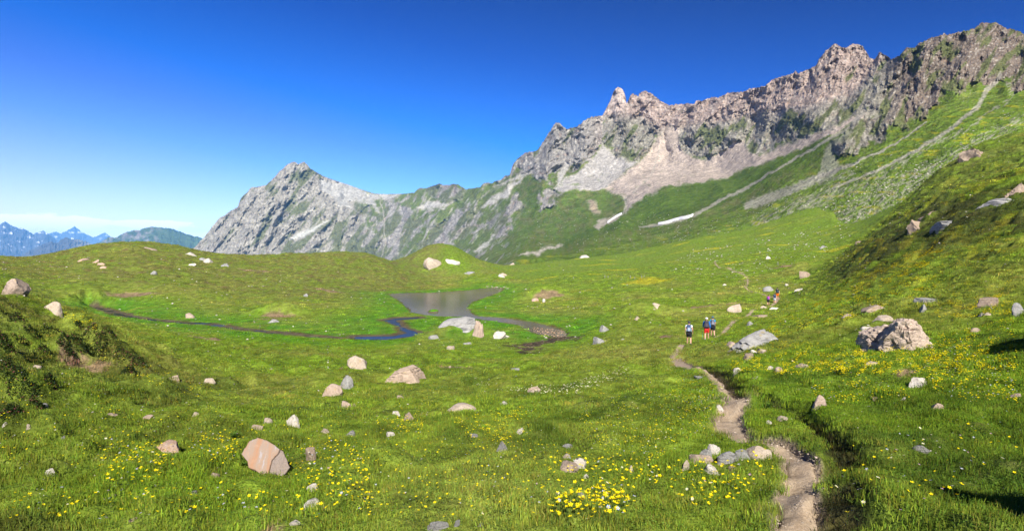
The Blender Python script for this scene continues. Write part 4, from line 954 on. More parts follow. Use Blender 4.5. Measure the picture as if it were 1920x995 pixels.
# the boulder of folded rock: one body and two lumps grown to it
rock_xyz = []
def place_rock(px, py, w, h, mat, style, seed, name='boulder', embed=.28, sub=None, yaw=None, tilt=None, depth=None):
    X, Y = hit([px], [py-.5]); X = float(X[0]); Y = float(Y[0])
    hx = w/F*Y*.56; hz = h/F*Y*1.05
    flat = h/w < .42
    hy = hx*(depth or (.75 if w < 60 else .6))
    up = hz*(1.0 if not flat else .9)
    half = (hx, hy, max(hz*(.5+embed*.75), .012)); yc = Y+hy*.55
    zg = float(surf(np.array([X]), np.array([yc]))[0]); zb = float(surf(np.array([X]), np.array([Y]))[0])
    top = zb+hz*yc/Y
    r = np.random.default_rng(seed)
    yaw = r.uniform(-.35, .35) if yaw is None else yaw
    tilt = (r.uniform(-.12, .12), r.uniform(-.16, .16)) if tilt is None else tilt
    if sub is None: sub = 5 if w >= 60 else (4 if w >= 24 else 3)
    o = make_rock(name, seed, style, mat, (X*yc/Y, yc, top-half[2]*.93), half, (tilt[0], tilt[1], yaw), sub)
    rock_xyz.append((X*yc/Y, yc, hx, hy)); return o
SEEDS = 1000
for i, (px, py, w, h, m, st, lab) in enumerate(ROCKS):
    if lab and 'heap' in lab: w *= 1.25; h *= 1.12
    o = place_rock(px, py, w, h, m, st, SEEDS+i*37, 'boulder' if w >= 24 else 'stone',
                   tilt=(0.05, -.30) if lab and ('pointing up' in lab or 'large dark grey' in lab) else ((0, .35) if lab and 'left flank of the knoll' in lab else None),
                   depth=1.1 if lab and ('dome' in lab or 'outcrop' in lab) else None,
                   embed=1.7 if lab and any(q in lab for q in ('dome', 'outcrop', 'band', 'slab outcrop')) and w > 28 else .6)
    tag(o, lab or 'small stone in the grass below the bedrock dome', 'boulder' if w >= 24 else 'stone', None if lab else 'small stones below the bedrock dome')
# two boulders added out of view beyond the right edge to cast shadows inwards
for x, y, half, mat, lab in ((3.62, 1.85, (.80, .55, 1.30), M_TAN, 'unseen tan boulder added to shade the lower right corner'), (10.2, 9.2, (1.0, .65, 1.35), M_GREY, 'unseen grey boulder added to shade the right bank')):
    z0 = float(surf(np.array([x]), np.array([y]))[0]); o = make_rock('boulder', 811+int(x), 'facet', mat, (x, y, z0+half[2]*.55), half, (.05, .08, .3), 5); tag(o, lab, 'boulder')
main = place_rock(1698, 653, 92, 72, M_CONT, 'ragged', 5003, 'folded_boulder', yaw=.2, tilt=(.1, .15), depth=.7, sub=5)
tag(main, 'large contorted cream and black boulder with wavy folds on the flowery bank', 'boulder')
def child_keep(o, p):
    bpy.context.view_layer.update(); mw = o.matrix_world.copy(); o.parent = p; o.matrix_parent_inverse = p.matrix_world.inverted(); o.matrix_world = mw
l1 = place_rock(1657, 657, 80, 46, M_CONT, 'ragged', 5011, 'rock_lobe', yaw=-.3, tilt=(.1, -.2), depth=.7, sub=5); child_keep(l1, main)
l2 = place_rock(1716, 641, 27, 30, M_PALE, 'lump', 5020, 'rock_lobe', sub=4); child_keep(l2, main); l2['label'] = 'smooth cream lobe with orange lichen'
# the rust-coloured slab, split by a crack
def slab_piece(name, outline, p0, nrm, thick, mat, parent=None, seed=0):
    """a thick plate whose front face lies in a leaning plane through p0"""
    n = Vector(nrm).normalized(); r = np.random.default_rng(seed); pts = []
    o2 = []
    for i in range(len(outline)):
        a = np.array(outline[i]); b_ = np.array(outline[(i+1) % len(outline)]); k = max(2, int(np.hypot(*(b_-a))/4))
        for j in range(k): o2.append(a+(b_-a)*j/k+r.normal(size=2)*.45*(j > 0))
    for px, py in o2:
        d = Vector(((px-CX)/F, 1, -(py-HOR)/F)); tt_ = n.dot(p0)/n.dot(d); pts.append(d*tt_)
    c0 = sum(pts, Vector())/len(pts); m = len(pts); co = []; fc = []
    for s, off in ((.90, 0.0), (.975, .012), (1.0, .045), (1.0, .5), (.97, .85), (.90, 1.0)):
        for p_ in pts: co.append((c0+(p_-c0)*s-n*thick*off))
    L = 6
    for k in range(L-1):
        for i in range(m): j = (i+1) % m; fc.append((k*m+i, k*m+j, (k+1)*m+j, (k+1)*m+i))
    # front and back faces as rings toward the centre with gentle waviness
    def cap(base, sgn):
        rings = [base]
        for s in (.66, .33):
            st = len(co)
            for i in range(m):
                p_ = c0+(co[base*1+i]-c0)*s if False else co[base+i].lerp(c0-n*thick*(0 if sgn > 0 else 1), 1-s)
                w_ = float(noise(np.array([p_.x*9]), np.array([p_.z*9]), seed+5)[0])*.014
                co.append(p_+n*w_)
            rings.append(st)
        co.append(c0-n*thick*(0 if sgn > 0 else 1)); ce = len(co)-1
        for a_, b_ in zip(rings[:-1], rings[1:]):
            for i in range(m):
                j = (i+1) % m; q = (a_+i, b_+i, b_+j, a_+j); fc.append(q if sgn < 0 else q[::-1])
        for i in range(m):
            j = (i+1) % m; q = (rings[-1]+i, ce, rings[-1]+j); fc.append(q if sgn < 0 else q[::-1])
    cap(0, 1); cap((L-1)*m, -1)
    cc_ = [c_-p0 for c_ in co]
    bm = bmesh.new(); vs = [bm.verts.new(c_) for c_ in cc_]
    for f_ in fc:
        try: bm.faces.new([vs[i] for i in f_])
        except ValueError: pass
    bmesh.ops.recalc_face_normals(bm, faces=bm.faces); me = bpy.data.meshes.new(name); bm.to_mesh(me); bm.free(); me.materials.append(mat)
    o = bpy.data.objects.new(name, me); COL.objects.link(o)
    if parent is None: o.location = p0
    else: o.parent = parent
    shade_by_angle(o, 50); return o
m_rust, t, b = mat_new('rusty_bedded_slab'); tcn = N(t, 'ShaderNodeTexCoord').outputs['Object']
mp = N(t, 'ShaderNodeMapping'); mp.inputs['Rotation'].default_value = (0, math.radians(-28), 0); mp.inputs['Scale'].default_value = (9, 3, 1.2); t.links.new(tcn, mp.inputs['Vector'])
n1 = nz(t, 1.4, 5, .65, mp.outputs[0]); n2 = nz(t, 26, 5, .7, tcn)
c = mixc(t, rng_(t, n1, .42, .56, 0, 1), (.29, .165, .10), (.255, .19, .145)); c = mixc(t, rng_(t, n2, .52, .66, 0, .6), c, (.32, .21, .14)); c = mixc(t, rng_(t, n1, .60, .64, 0, .6), c, (.30, .29, .30))
t.links.new(c, b.inputs['Base Color']); bump(t, b, math_(t, 'ADD', n1, math_(t, 'MULTIPLY', n2, .5)), .8, .02)
def z_(x, y): return 400+x/6.4, 780+y/6.4
X, Y = hit([500], [888]); p0 = Vector((float(X[0]), float(Y[0]), float(surf(X, Y)[0])))
sl = slab_piece('split_slab', [z_(*q) for q in ((335,450),(430,295),(530,252),(640,285),(715,330),(795,392),(775,440),(705,515),(680,590),(662,690),(560,690),(500,640),(420,610),(410,540))], p0, (.10, -.80, .60), .13, m_rust, seed=3)
tag(sl, 'big rust-coloured slab leaning in the grass, split by a dark crack', 'boulder')
m_slab2 = rock_mat('greyish_slab', (.30, .235, .19), (.26, .215, .185), (.17, .13, .11))
s2 = slab_piece('split_half', [z_(*q) for q in ((808,398),(840,420),(880,510),(922,610),(860,690),(790,745),(760,762),(690,735),(674,690),(690,600),(716,520),(785,450))], p0, (.26, -.80, .54), .13, m_slab2, sl, 4); s2['label'] = 'greyer right half'
s3 = slab_piece('chip', [z_(*q) for q in ((848,420),(912,455),(905,500),(870,470))], p0+Vector((0, .10, 0)), (.3, -.8, .5), .08, m_slab2, sl, 6)
# smaller stones of the meadow: many alike
proto_stones = []
for k, (mat, st) in enumerate(((C_,'facet'),(W_,'lump'),(G_,'facet'),(T_,'flat'),(W_,'flat'),(G_,'flat'),(C_,'lump'),(T_,'facet'))):
    v, f = rock_shape(7000+k*13, st, 2); me = mesh_np('stone', v*np.array([.5, .4, .3]), f, [mat], link=False); shade_by_angle(me, 35); proto_stones.append(me)
ZONES = [('small pale stone in the grass of the left meadow below the stream','small stones of the left meadow',34,[(260,620),(640,650),(640,740),(420,760),(300,700)],3,8),
 ('small stone among the tussocks and flowers at the lower left','small stones of the lower left',26,[(0,700),(250,700),(620,800),(640,990),(20,990)],3,9),
 ('small stone in the flowery grass of the lower central meadow','small stones of the central meadow',24,[(640,760),(1280,720),(1240,980),(660,990)],3,8),
 ('small stone scattered on the hillside behind the stream','small stones on the left hill',34,[(30,500),(350,480),(640,490),(700,530),(560,560),(200,560)],2.2,5),
 ('small pale stone on the valley floor behind the pond','small stones of the valley floor',50,[(980,490),(1250,475),(1500,440),(1480,530),(1100,530)],2,5),
 ('small stone lying in the meadow left of the near hikers','small stones left of the near hikers',30,[(1080,560),(1280,580),(1260,640),(1100,690),(1050,650)],2.5,7),
 ('small stone among yellow flowers on the right bank','small stones of the right bank',34,[(1380,600),(1560,560),(1900,500),(1910,800),(1650,820),(1480,740)],3,8),
 ('small pale stone beside the far hikers path','small stones by the far path',20,[(1350,590),(1480,520),(1560,520),(1500,600)],2,5)]
rs = np.random.default_rng(99)
def in_poly_pts(poly, n, r=rs):
    p = np.array(poly, float); out_ = []
    while len(out_) < n:
        q = r.uniform(p.min(0), p.max(0), (n*4, 2)); ok = poly_sd(q[:, 0], q[:, 1], p) > 0; out_ += list(map(tuple, q[ok]))
    return np.array(out_[:n])
for lab, grp, n, poly, lo, hi in ZONES:
    q = in_poly_pts(poly, n); X, Y = hit(q[:, 0], q[:, 1]); Z = surf(X, Y); dw = inwater(X, Y); dp_, _ = line_d(X, Y, PATHS)
    for x, y, z, w_, p_ in zip(X, Y, Z, dw, dp_):
        if w_ > -.5 or p_ < .35: continue
        o = bpy.data.objects.new('stone', proto_stones[rs.integers(8)].data); COL.objects.link(o)
        s = .75*(lo+(hi-lo)*rs.random()**2)/F*y; o.scale = (s*rs.uniform(.8, 1.3), s*rs.uniform(.8, 1.2), s*rs.uniform(.6, 1.0)); o.location = (x, y, z+s*.06)
        o.rotation_euler = (rs.uniform(-.3, .3), rs.uniform(-.3, .3), rs.uniform(0, 6.28)); tag(o, lab, 'stone', grp); rock_xyz.append((x, y, s*.5, s*.5))
# the debris of the big slope: beyond counting
def stone_cloud(name, C, S, cols, seed, flat=.65):
    v, f = ICO[1]; r = np.random.default_rng(seed); n = len(C); A = r.uniform(0, 6.28, n); ca, sa = np.cos(A), np.sin(A)
    V = v[None]*(1+r.normal(size=(n, len(v), 1))*.22)*S[:, None, None]; V[:, :, 2] *= flat*r.uniform(.7, 1.3, n)[:, None]; V[:, :, 0] *= r.uniform(.8, 1.5, n)[:, None]
    x = V[:, :, 0]*ca[:, None]-V[:, :, 1]*sa[:, None]; y = V[:, :, 0]*sa[:, None]+V[:, :, 1]*ca[:, None]; V = np.stack([x, y, V[:, :, 2]], -1)+C[:, None]
    Fc = (f[None]+np.arange(n)[:, None, None]*len(v)).reshape(-1, 3)
    return mesh_np(name, V.reshape(-1, 3), Fc, [M_SCREE], smooth=False, cols=np.repeat(cols, len(v), 0))
M_SCREE, t, b = mat_new('scree_stone'); t.links.new(scale_col(t, attr(t), rng_(t, nz(t, .9, 4, .7, geo_pos(t)), .3, .7, .8, 1.2)), b.inputs['Base Color'])
DEBRIS = [([(1240,440),(1420,390),(1560,330),(1660,280),(1800,250),(1900,200),(1920,280),(1740,350),(1640,430),(1560,470),(1400,470),(1300,465)],3200,(.8,2.5)),
 ([(1480,420),(1600,360),(1740,300),(1800,300),(1720,360),(1640,410),(1560,440)],2200,(1.0,3.3)),
 ([(960,480),(1100,440),(1200,400),(1300,400),(1300,450),(1150,470)],500,(.9,2.0)),([(880,480),(960,400),(1060,380),(1120,420),(1000,470)],500,(.8,1.9)),
 ([(1060,350),(1130,300),(1250,270),(1400,290),(1560,250),(1400,320),(1200,380),(1100,365)],900,(.7,1.7))]
CC, SS_ = [], []
pts_all = []
for poly, n, (lo, hi) in DEBRIS:
    q = in_poly_pts(poly, n); ci = np.clip(np.searchsorted(mpx, q[:, 0]), 0, MC-1)
    tq = (q[:, 1]-brow[ci])/(srow[ci]-brow[ci]); ri = np.clip(np.searchsorted(tt, tq), 0, MR-1)
    dens = fbm((q[:, 0]+q[:, 1]*.5)/14, (q[:, 1]+q[:, 0]*.55)/7, 501, 3); keep = (rs.random(n) < np.clip(.45+dens*1.2, .06, 1)) & (tq > .0) & (tq < 1)
    ri, ci = ri[keep], ci[keep]; pos = np.stack([MX_[ri, ci], MY_[ri, ci], MZ_[ri, ci]], -1)
    s = (lo+(hi-lo)*rs.random(len(pos))**3)*.5/F*pos[:, 1]; pos[:, 2] += s*.2; CC.append(pos); SS_.append(s)
CC = np.concatenate(CC); SS_ = np.concatenate(SS_)
cols = np.array([.44, .41, .34])*rs.uniform(.6, 1.25, (len(CC), 1))*np.array([1, 1, 1])
tag(stone_cloud('scree_stones', CC, SS_, cols, 5), 'pale stones strewn over the big grassy slope below the ridge', 'scree', kind='stuff')
q = in_poly_pts([(1230,505),(1300,470),(1400,450),(1500,432),(1580,415),(1600,440),(1550,478),(1470,500),(1380,522)], 1100); X, Y = hit(q[:, 0], q[:, 1]); s_ = (.7+2.6*rs.random(len(X))**4)*.5/F*Y
k_ = fbm(X/12, Y/12, 505, 3)+rs.random(len(X))*.8 > .25; X, Y, s_ = X[k_], Y[k_], s_[k_]
tag(stone_cloud('fallen_stones', np.c_[X, Y, surf(X, Y)+s_*.25], s_, np.array([[.46, .43, .36]])*rs.uniform(.6, 1.2, (len(X), 1)), 6), 'pale stones scattered in the meadow at the foot of the debris slope', 'scree', kind='stuff')
# low-water gravel of the marsh channel and the stones of the pond's far shore
bp_ = in_poly_pts([tuple(p_) for p_ in BOG], 900); zb_ = surf(bp_[:, 0], bp_[:, 1]); ss = .015+.06*rs.random(900)**4
cols = np.array([[.40, .28, .19]])*rs.uniform(.2, .8, (900, 1))
q = in_poly_pts(on_water([(1000,612),(1058,620),(1062,632),(1020,634),(985,628)]), 420); C2 = np.c_[q, np.full(len(q), WZ+.02)]
allc = np.concatenate([np.c_[bp_, zb_], C2]); alls = np.r_[ss, .02+.06*rs.random(420)**2]; cl = np.concatenate([cols, np.array([[.45, .30, .19]])*rs.uniform(.5, 1.2, (420, 1))])
tag(stone_cloud('gravel', allc, alls, cl, 8, .45), 'brown gravel and pebbles of the shallow marsh channel', 'gravel', kind='stuff')
sh = in_poly_pts([(905,536),(950,537),(958,543),(925,541)], 40); X, Y = hit(sh[:, 0], sh[:, 1])
for x, y in zip(X, Y):
    if inwater(np.array([x]), np.array([y]))[0] > -.2: continue
    o = bpy.data.objects.new('stone', proto_stones[rs.integers(8)].data); COL.objects.link(o); s = rs.uniform(1.8, 4.2)/F*y
    o.scale = (s, s*.8, s*.8); o.location = (x, y, float(surf(np.array([x]), np.array([y]))[0])+s*.1); o.rotation_euler = (0, 0, rs.uniform(0, 6)); tag(o, 'small stone on the far shore of the pond', 'stone', 'stones on the far shore of the pond')
# grassy islet in the pond
v, f = rock_shape(8123, 'lump', 3); c0 = on_water([(811, 585)])[0]
isl = mesh_np('islet', v*np.array([.95, 1.1, .42]), f, [m_land], cols=np.where(v[:, 2:3] > .1, G_BRIGHT*1.1, MUD*2)); isl.location = (c0[0], c0[1], WZ+.08)
tag(isl, 'small round grass-topped islet in the brown pond', 'islet')
# last snow in the gullies
m_snow, t, b = mat_new('old_snow'); b.inputs['Base Color'].default_value = (.62, .61, .60, 1); b.inputs['Roughness'].default_value = .6
bump(t, b, nz(t, .5, 4, .6, geo_pos(t)), .5, .5)
def mpoint(px, py):
    ci = np.interp(px, mpx, np.arange(MC)); cb = np.interp(px, mpx, brow); cs = np.interp(px, mpx, srow)
    ri = np.interp((py-cb)/(cs-cb), tt, np.arange(MR)); i = np.clip(ri.astype(int), 0, MR-2); j = np.clip(ci.astype(int), 0, MC-2); fr = ri-i; fc_ = ci-j
    return [lerp(lerp(A[i, j], A[i, j+1], fc_), lerp(A[i+1, j], A[i+1, j+1], fc_), fr) for A in (MX_, MY_, MZ_)]
for pts, w, lab in (([(1139,418),(1150,410),(1158,405),(1166,401)], 3.2, 'short white snow patch at the bottom of the scree gully'),
                    ([(1234,421),(1250,418),(1270,412),(1290,408),(1300,404)], 2.6, 'long thin snow patch along the foot of the green ridge')):
    c = spline(pts, 10); n_ = len(c); s_ = np.linspace(-1, 1, 9); ww = .5*w*np.sqrt(np.clip(np.sin(np.linspace(.06, math.pi-.06, n_)), 0, 1))*(1+.3*noise(np.arange(n_)*.35, np.zeros(n_), 77))
    QX = c[:, 0][:, None]+0*s_[None]+.35*ww[:, None]*s_[None]; QY = c[:, 1][:, None]-ww[:, None]*s_[None]
    x, y, z = mpoint(QX, QY); g_ = mesh_np('snow_patch', np.stack([x, y, z+1.3*(1-np.abs(s_)[None]**2)+.5-1.2*(np.abs(s_)[None] > .9)], -1).reshape(-1, 3), grid_faces(n_, 9), [m_snow]); tag(g_, lab, 'snow patch')
# ---------------------------------------------------------------- grass, beyond counting: tufts scattered as instances
def tuft(seed, n, rad, h0, h1, w, lean=.6, stalk=.06):
    r = np.random.default_rng(seed); co, fc, cl = [], [], []
    for i in range(n):
        a = r.uniform(0, 6.283); d = rad*math.sqrt(r.random()); bx_, by_ = d*math.cos(a), d*math.sin(a)
        h = r.uniform(h0, h1)*(1-.35*(d/rad)**2); la = r.uniform(0, 6.283); le = h*lean*r.uniform(.3, 1.5); lx, ly = math.cos(la)*le, math.sin(la)*le
        st = r.random() < stalk; ww = w*(.45 if st else r.uniform(.7, 1.2)); 
        if st: h *= 1.35; lx *= .4; ly *= .4
        wa = r.uniform(0, 3.14); dx, dy = math.cos(wa)*ww/2, math.sin(wa)*ww/2; k = len(co)
        co += [(bx_-dx, by_-dy, -.02), (bx_+dx, by_+dy, -.02), (bx_+lx*.35-dx*.9, by_+ly*.35-dy*.9, h*.55), (bx_+lx*.35+dx*.9, by_+ly*.35+dy*.9, h*.55), (bx_+lx, by_+ly, h)]
        fc += [(k, k+1, k+3), (k, k+3, k+2), (k+2, k+3, k+4)]
        g = r.uniform(.62, 1.4); c = np.array([g*r.uniform(.8, 1.25), g, g*r.uniform(.7, 1.2)])
        if st: c = np.array([1.9, 1.25, 1.9])*r.uniform(.7, 1.1)
        cl += [c]*5
    return np.array(co), np.array(fc), np.array(cl)
def tuft_object(name, *a, **k):
    co, fc, cl = tuft(*a, **k); o = mesh_np(name, co, fc, [M_BLADE], smooth=False, link=False)
    at = o.data.color_attributes.new('Col', 'FLOAT_COLOR', 'POINT'); c = np.ones((len(co), 4), np.float32); c[:, :3] = cl; at.data.foreach_set('color', c.ravel()); return o
def herb_object(seed, n, rad, h0, h1, w):
    r = np.random.default_rng(seed); co, fc, cl = [], [], []
    for i in range(int(n*.7)):
        a = r.uniform(0, 6.283); d = rad*math.sqrt(r.random())*.9; x, y, z = d*math.cos(a), d*math.sin(a), r.uniform(h0*.4, h1*.75); L = w*r.uniform(2.2, 4.2); b = r.uniform(0, 6.283); t_ = r.uniform(-.1, .7)
        dx, dy, dz = math.cos(b)*math.cos(t_)*L, math.sin(b)*math.cos(t_)*L, math.sin(t_)*L; nx, ny = -math.sin(b)*L*.32, math.cos(b)*L*.32; k = len(co)
        co += [(x, y, z), (x+dx*.5+nx, y+dy*.5+ny, z+dz*.6), (x+dx, y+dy, z+dz*.7), (x+dx*.5-nx, y+dy*.5-ny, z+dz*.6)]; fc += [(k, k+1, k+2), (k, k+2, k+3)]
        g = r.uniform(.5, 1.15); cl += [np.array([g*.8, g, g*1.1])]*4
    o = mesh_np('herb', np.array(co), np.array(fc), [M_BLADE], smooth=False, link=False)
    at = o.data.color_attributes.new('Col', 'FLOAT_COLOR', 'POINT'); c = np.ones((len(co), 4), np.float32); c[:, :3] = cl; at.data.foreach_set('color', c.ravel()); return o
def scatter(name, protos, Pn, scl, col, label, seed=0):
    r = np.random.default_rng(seed); n = len(Pn)
    coll = bpy.data.collections.new(name+'_kinds')
    for p_ in protos: coll.objects.link(p_)
    me = bpy.data.meshes.new(name); me.vertices.add(n); me.vertices.foreach_set('co', np.asarray(Pn, np.float32).ravel())
    a = me.attributes.new('idx', 'INT', 'POINT'); a.data.foreach_set('value', r.integers(0, len(protos), n).astype(np.int32))
    a = me.attributes.new('rot', 'FLOAT_VECTOR', 'POINT'); R = np.zeros((n, 3), np.float32); R[:, 2] = r.uniform(0, 6.28, n); R[:, :2] = r.normal(size=(n, 2))*.10; a.data.foreach_set('vector', R.ravel())
    a = me.attributes.new('scl', 'FLOAT_VECTOR', 'POINT'); a.data.foreach_set('vector', np.asarray(scl, np.float32).ravel())
    a = me.attributes.new('tcol', 'FLOAT_COLOR', 'POINT'); c4 = np.ones((n, 4), np.float32); c4[:, :3] = col; a.data.foreach_set('color', c4.ravel())
    o = bpy.data.objects.new(name, me); COL.objects.link(o)
    g = bpy.data.node_groups.new(name+'_scatter', 'GeometryNodeTree'); g.interface.new_socket('Geometry', in_out='INPUT', socket_type='NodeSocketGeometry'); g.interface.new_socket('Geometry', in_out='OUTPUT', socket_type='NodeSocketGeometry')
    gi = g.nodes.new('NodeGroupInput'); go = g.nodes.new('NodeGroupOutput'); ip = g.nodes.new('GeometryNodeInstanceOnPoints'); ci = g.nodes.new('GeometryNodeCollectionInfo')
    ci.inputs['Collection'].default_value = coll; ci.inputs['Separate Children'].default_value = True; ci.inputs['Reset Children'].default_value = True
    def na(nm, ty):
        q = g.nodes.new('GeometryNodeInputNamedAttribute'); q.data_type = ty; q.inputs['Name'].default_value = nm; return q.outputs['Attribute']
    g.links.new(gi.outputs[0], ip.inputs['Points']); g.links.new(ci.outputs[0], ip.inputs['Instance']); ip.inputs['Pick Instance'].default_value = True
    g.links.new(na('idx', 'INT'), ip.inputs['Instance Index']); g.links.new(na('scl', 'FLOAT_VECTOR'), ip.inputs['Scale'])
    er = g.nodes.new('FunctionNodeEulerToRotation'); g.links.new(na('rot', 'FLOAT_VECTOR'), er.inputs[0]); g.links.new(er.outputs[0], ip.inputs['Rotation'])
    g.links.new(ip.outputs[0], go.inputs[0]); md = o.modifiers.new('scatter', 'NODES'); md.node_group = g
    return tag(o, label, 'grass', kind='stuff')
def grid_at(A, x, y):
    r = np.clip((np.log(np.maximum(y, -.55)+4)-vr[0])/(vr[1]-vr[0]), 0, NR-1.001); c = np.clip((x/(y+4)-uc[0])/(uc[1]-uc[0]), 0, NC-1.001)
    return A[np.rint(r).astype(int), np.rint(c).astype(int)]
RXYZ = np.array(rock_xyz)
def sample_land(n, y0, y1, seed, rockpad=.0):
    r = np.random.default_rng(seed); y = np.sqrt(r.uniform(y0*y0, y1*y1, n)); x = r.uniform(-1.02, 1.02, n)*(y+.8)
    ok = grid_at(PATHMASK, x, y) < .35
    ok &= ~(inwater(x, y) > -.15) | (y < 40)
    if y1 > 45: ok &= poly_sd(x, y, BOG, 5)+noise(x, y, 3)*1.5 < .0
    near = RXYZ[(RXYZ[:, 1] > y0-3) & (RXYZ[:, 1] < y1+3)]
    for rx, ry, hx, hy in near:
        ok &= ((x-rx)/(hx*.92+.01))**2+((y-ry)/(hy*.9+.01))**2 > 1
    for (a, b, rx, ry), mx, my in zip(BARE, BX, BY):
        if y0-3 < my < y1+3: ok &= (((x-mx)/rx)**2+((y-my)/ry)**2+noise(x/rx*2, y/ry*2, 4) > .55) | (r.random(n) < .12)
    x, y = x[ok], y[ok]
    return x, y, surf(x, y), grid_at(GC, x, y)
def tall_at(x, y):
    """how tall the grass stands: cropped on the hummock tops, tall in the hollows and on the bank"""
    return np.clip(1+1.1*fbm(x/1.3, y/1.3, 601, 3)+.7*fbm(x/.4, y/.4, 602, 2), .40, 2.6)
for nm, n, y0, y1, args, s0, seed in (
    ('near_grass', 26000, 1.6, 9, (40, .10, .014, .050, .0040), 1.0, 1), ('meadow_grass', 38000, 8.0, 24, (46, .17, .020, .056, .0075), 1.0, 2),
    ('distant_grass', 32000, 22, 62, (48, .42, .03, .10, .020), 1.0, 3), ('far_tussocks', 36000, 56, 190, (40, .75, .04, .15, .05), 1.0, 4)):
    protos = [tuft_object(nm+'_tuft', 900+seed*10+k, *args) for k in range(5)]+([herb_object(950+k, *args) for k in range(2)] if seed < 4 else [])
    x, y, z, c = sample_land(n, y0, y1, 700+seed)
    t_ = tall_at(x, y); 
    wetf = inwater(x, y); t_ = np.where((y > 50) & (wetf > -12), t_*.6, t_)
    jit = np.exp(np.random.default_rng(seed).normal(size=(len(x), 1))*(.20, .24, .30, .42)[seed-1]); brn = (np.random.default_rng(seed+50).random(len(x)) < .10)[:, None]; jit = jit*np.where(brn, [1.15, .88, 1.2], [1, 1, 1])
    scl = np.stack([np.full_like(t_, s0), np.full_like(t_, s0), s0*t_], -1)
    lbk = (x/(y+2) < -.36) & (y < 20) & (y > 6)
    scl[:, 2] *= np.where(lbk, .8, 1.0)
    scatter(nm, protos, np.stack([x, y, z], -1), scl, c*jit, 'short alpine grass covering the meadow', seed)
# dark low shrubs on the shaded side of the left bank's hummocks
sx, sy = [], []
r_ = np.random.default_rng(31)
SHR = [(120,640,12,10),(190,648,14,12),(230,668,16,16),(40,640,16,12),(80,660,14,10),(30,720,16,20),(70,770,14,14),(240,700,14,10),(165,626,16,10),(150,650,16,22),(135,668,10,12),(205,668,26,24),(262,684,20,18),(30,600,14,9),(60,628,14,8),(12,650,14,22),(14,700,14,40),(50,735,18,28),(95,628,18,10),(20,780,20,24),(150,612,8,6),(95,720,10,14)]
M_SHRUB = leaf_mat('shrub_leaves', .15)
for k, (px, py, w, h) in enumerate(SHR):
    X, Y = hit([px], [py]); X, Y = float(X[0]), float(Y[0]); s = w/F*Y
    r = np.random.default_rng(3100+k); n = 420; d = r.normal(size=(n, 3)); d /= np.linalg.norm(d, axis=1, keepdims=True); d[:, 2] = np.abs(d[:, 2])
    c = d*np.array([s, s*.9, max(.14, min(.34, h/F*Y*.8))])*(r.uniform(.35, 1, n)**.5)[:, None]*(1+.35*noise(d[:, 0]*3+k, d[:, 1]*3, 5))[:, None]
    gz = surf(X+c[:, 0], Y+c[:, 1]); c0 = np.array([X, Y, 0.0]); lw = .022*(Y/14)**.5
    n1 = r.normal(size=(n, 3)); n1 /= np.linalg.norm(n1, axis=1, keepdims=True); n2 = np.cross(n1, r.normal(size=(n, 3))); n2 /= np.linalg.norm(n2, axis=1, keepdims=True)
    b0 = c+np.array([X, Y, 0]); b0[:, 2] += gz
    V = np.stack([b0-n1*lw*.5, b0+n2*lw*.9, b0+n1*lw*.5, b0-n2*lw*.9], 1).reshape(-1, 3)-np.array([X, Y, float(surf(np.array([X]), np.array([Y]))[0])])
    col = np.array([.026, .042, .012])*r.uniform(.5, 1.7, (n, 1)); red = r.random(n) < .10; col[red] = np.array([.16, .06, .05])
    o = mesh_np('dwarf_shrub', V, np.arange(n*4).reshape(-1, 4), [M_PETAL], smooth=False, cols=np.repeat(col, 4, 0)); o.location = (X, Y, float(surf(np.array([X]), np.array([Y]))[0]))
    tag(o, 'low dark green dwarf shrub on the hummocks of the left bank', 'shrub', 'dwarf shrubs of the left bank')

# ---------------------------------------------------------------- flowers
YEL = np.array([.88, .72, .015]); BLU = np.array([.26, .36, .80]); WHI = np.array([.80, .80, .76]); VIO = np.array([.20, .05, .50]); PNK = np.array([.55, .22, .38])
def blossom(r, rad, n=5, cup=.45):
    """n petals round a centre, slightly cupped"""
    co = [(0, 0, 0)]; fc = []
    for i in range(n):
        a = 6.2832*i/n; w_ = 4.6/n
        co += [(rad*.75*math.cos(a-w_*.5), rad*.75*math.sin(a-w_*.5), rad*cup*.7), (rad*math.cos(a), rad*math.sin(a), rad*cup), (rad*.75*math.cos(a+w_*.5), rad*.75*math.sin(a+w_*.5), rad*cup*.7)]
        k = 1+3*i; fc += [(0, k, k+1, k+2)]
    return np.array(co), fc
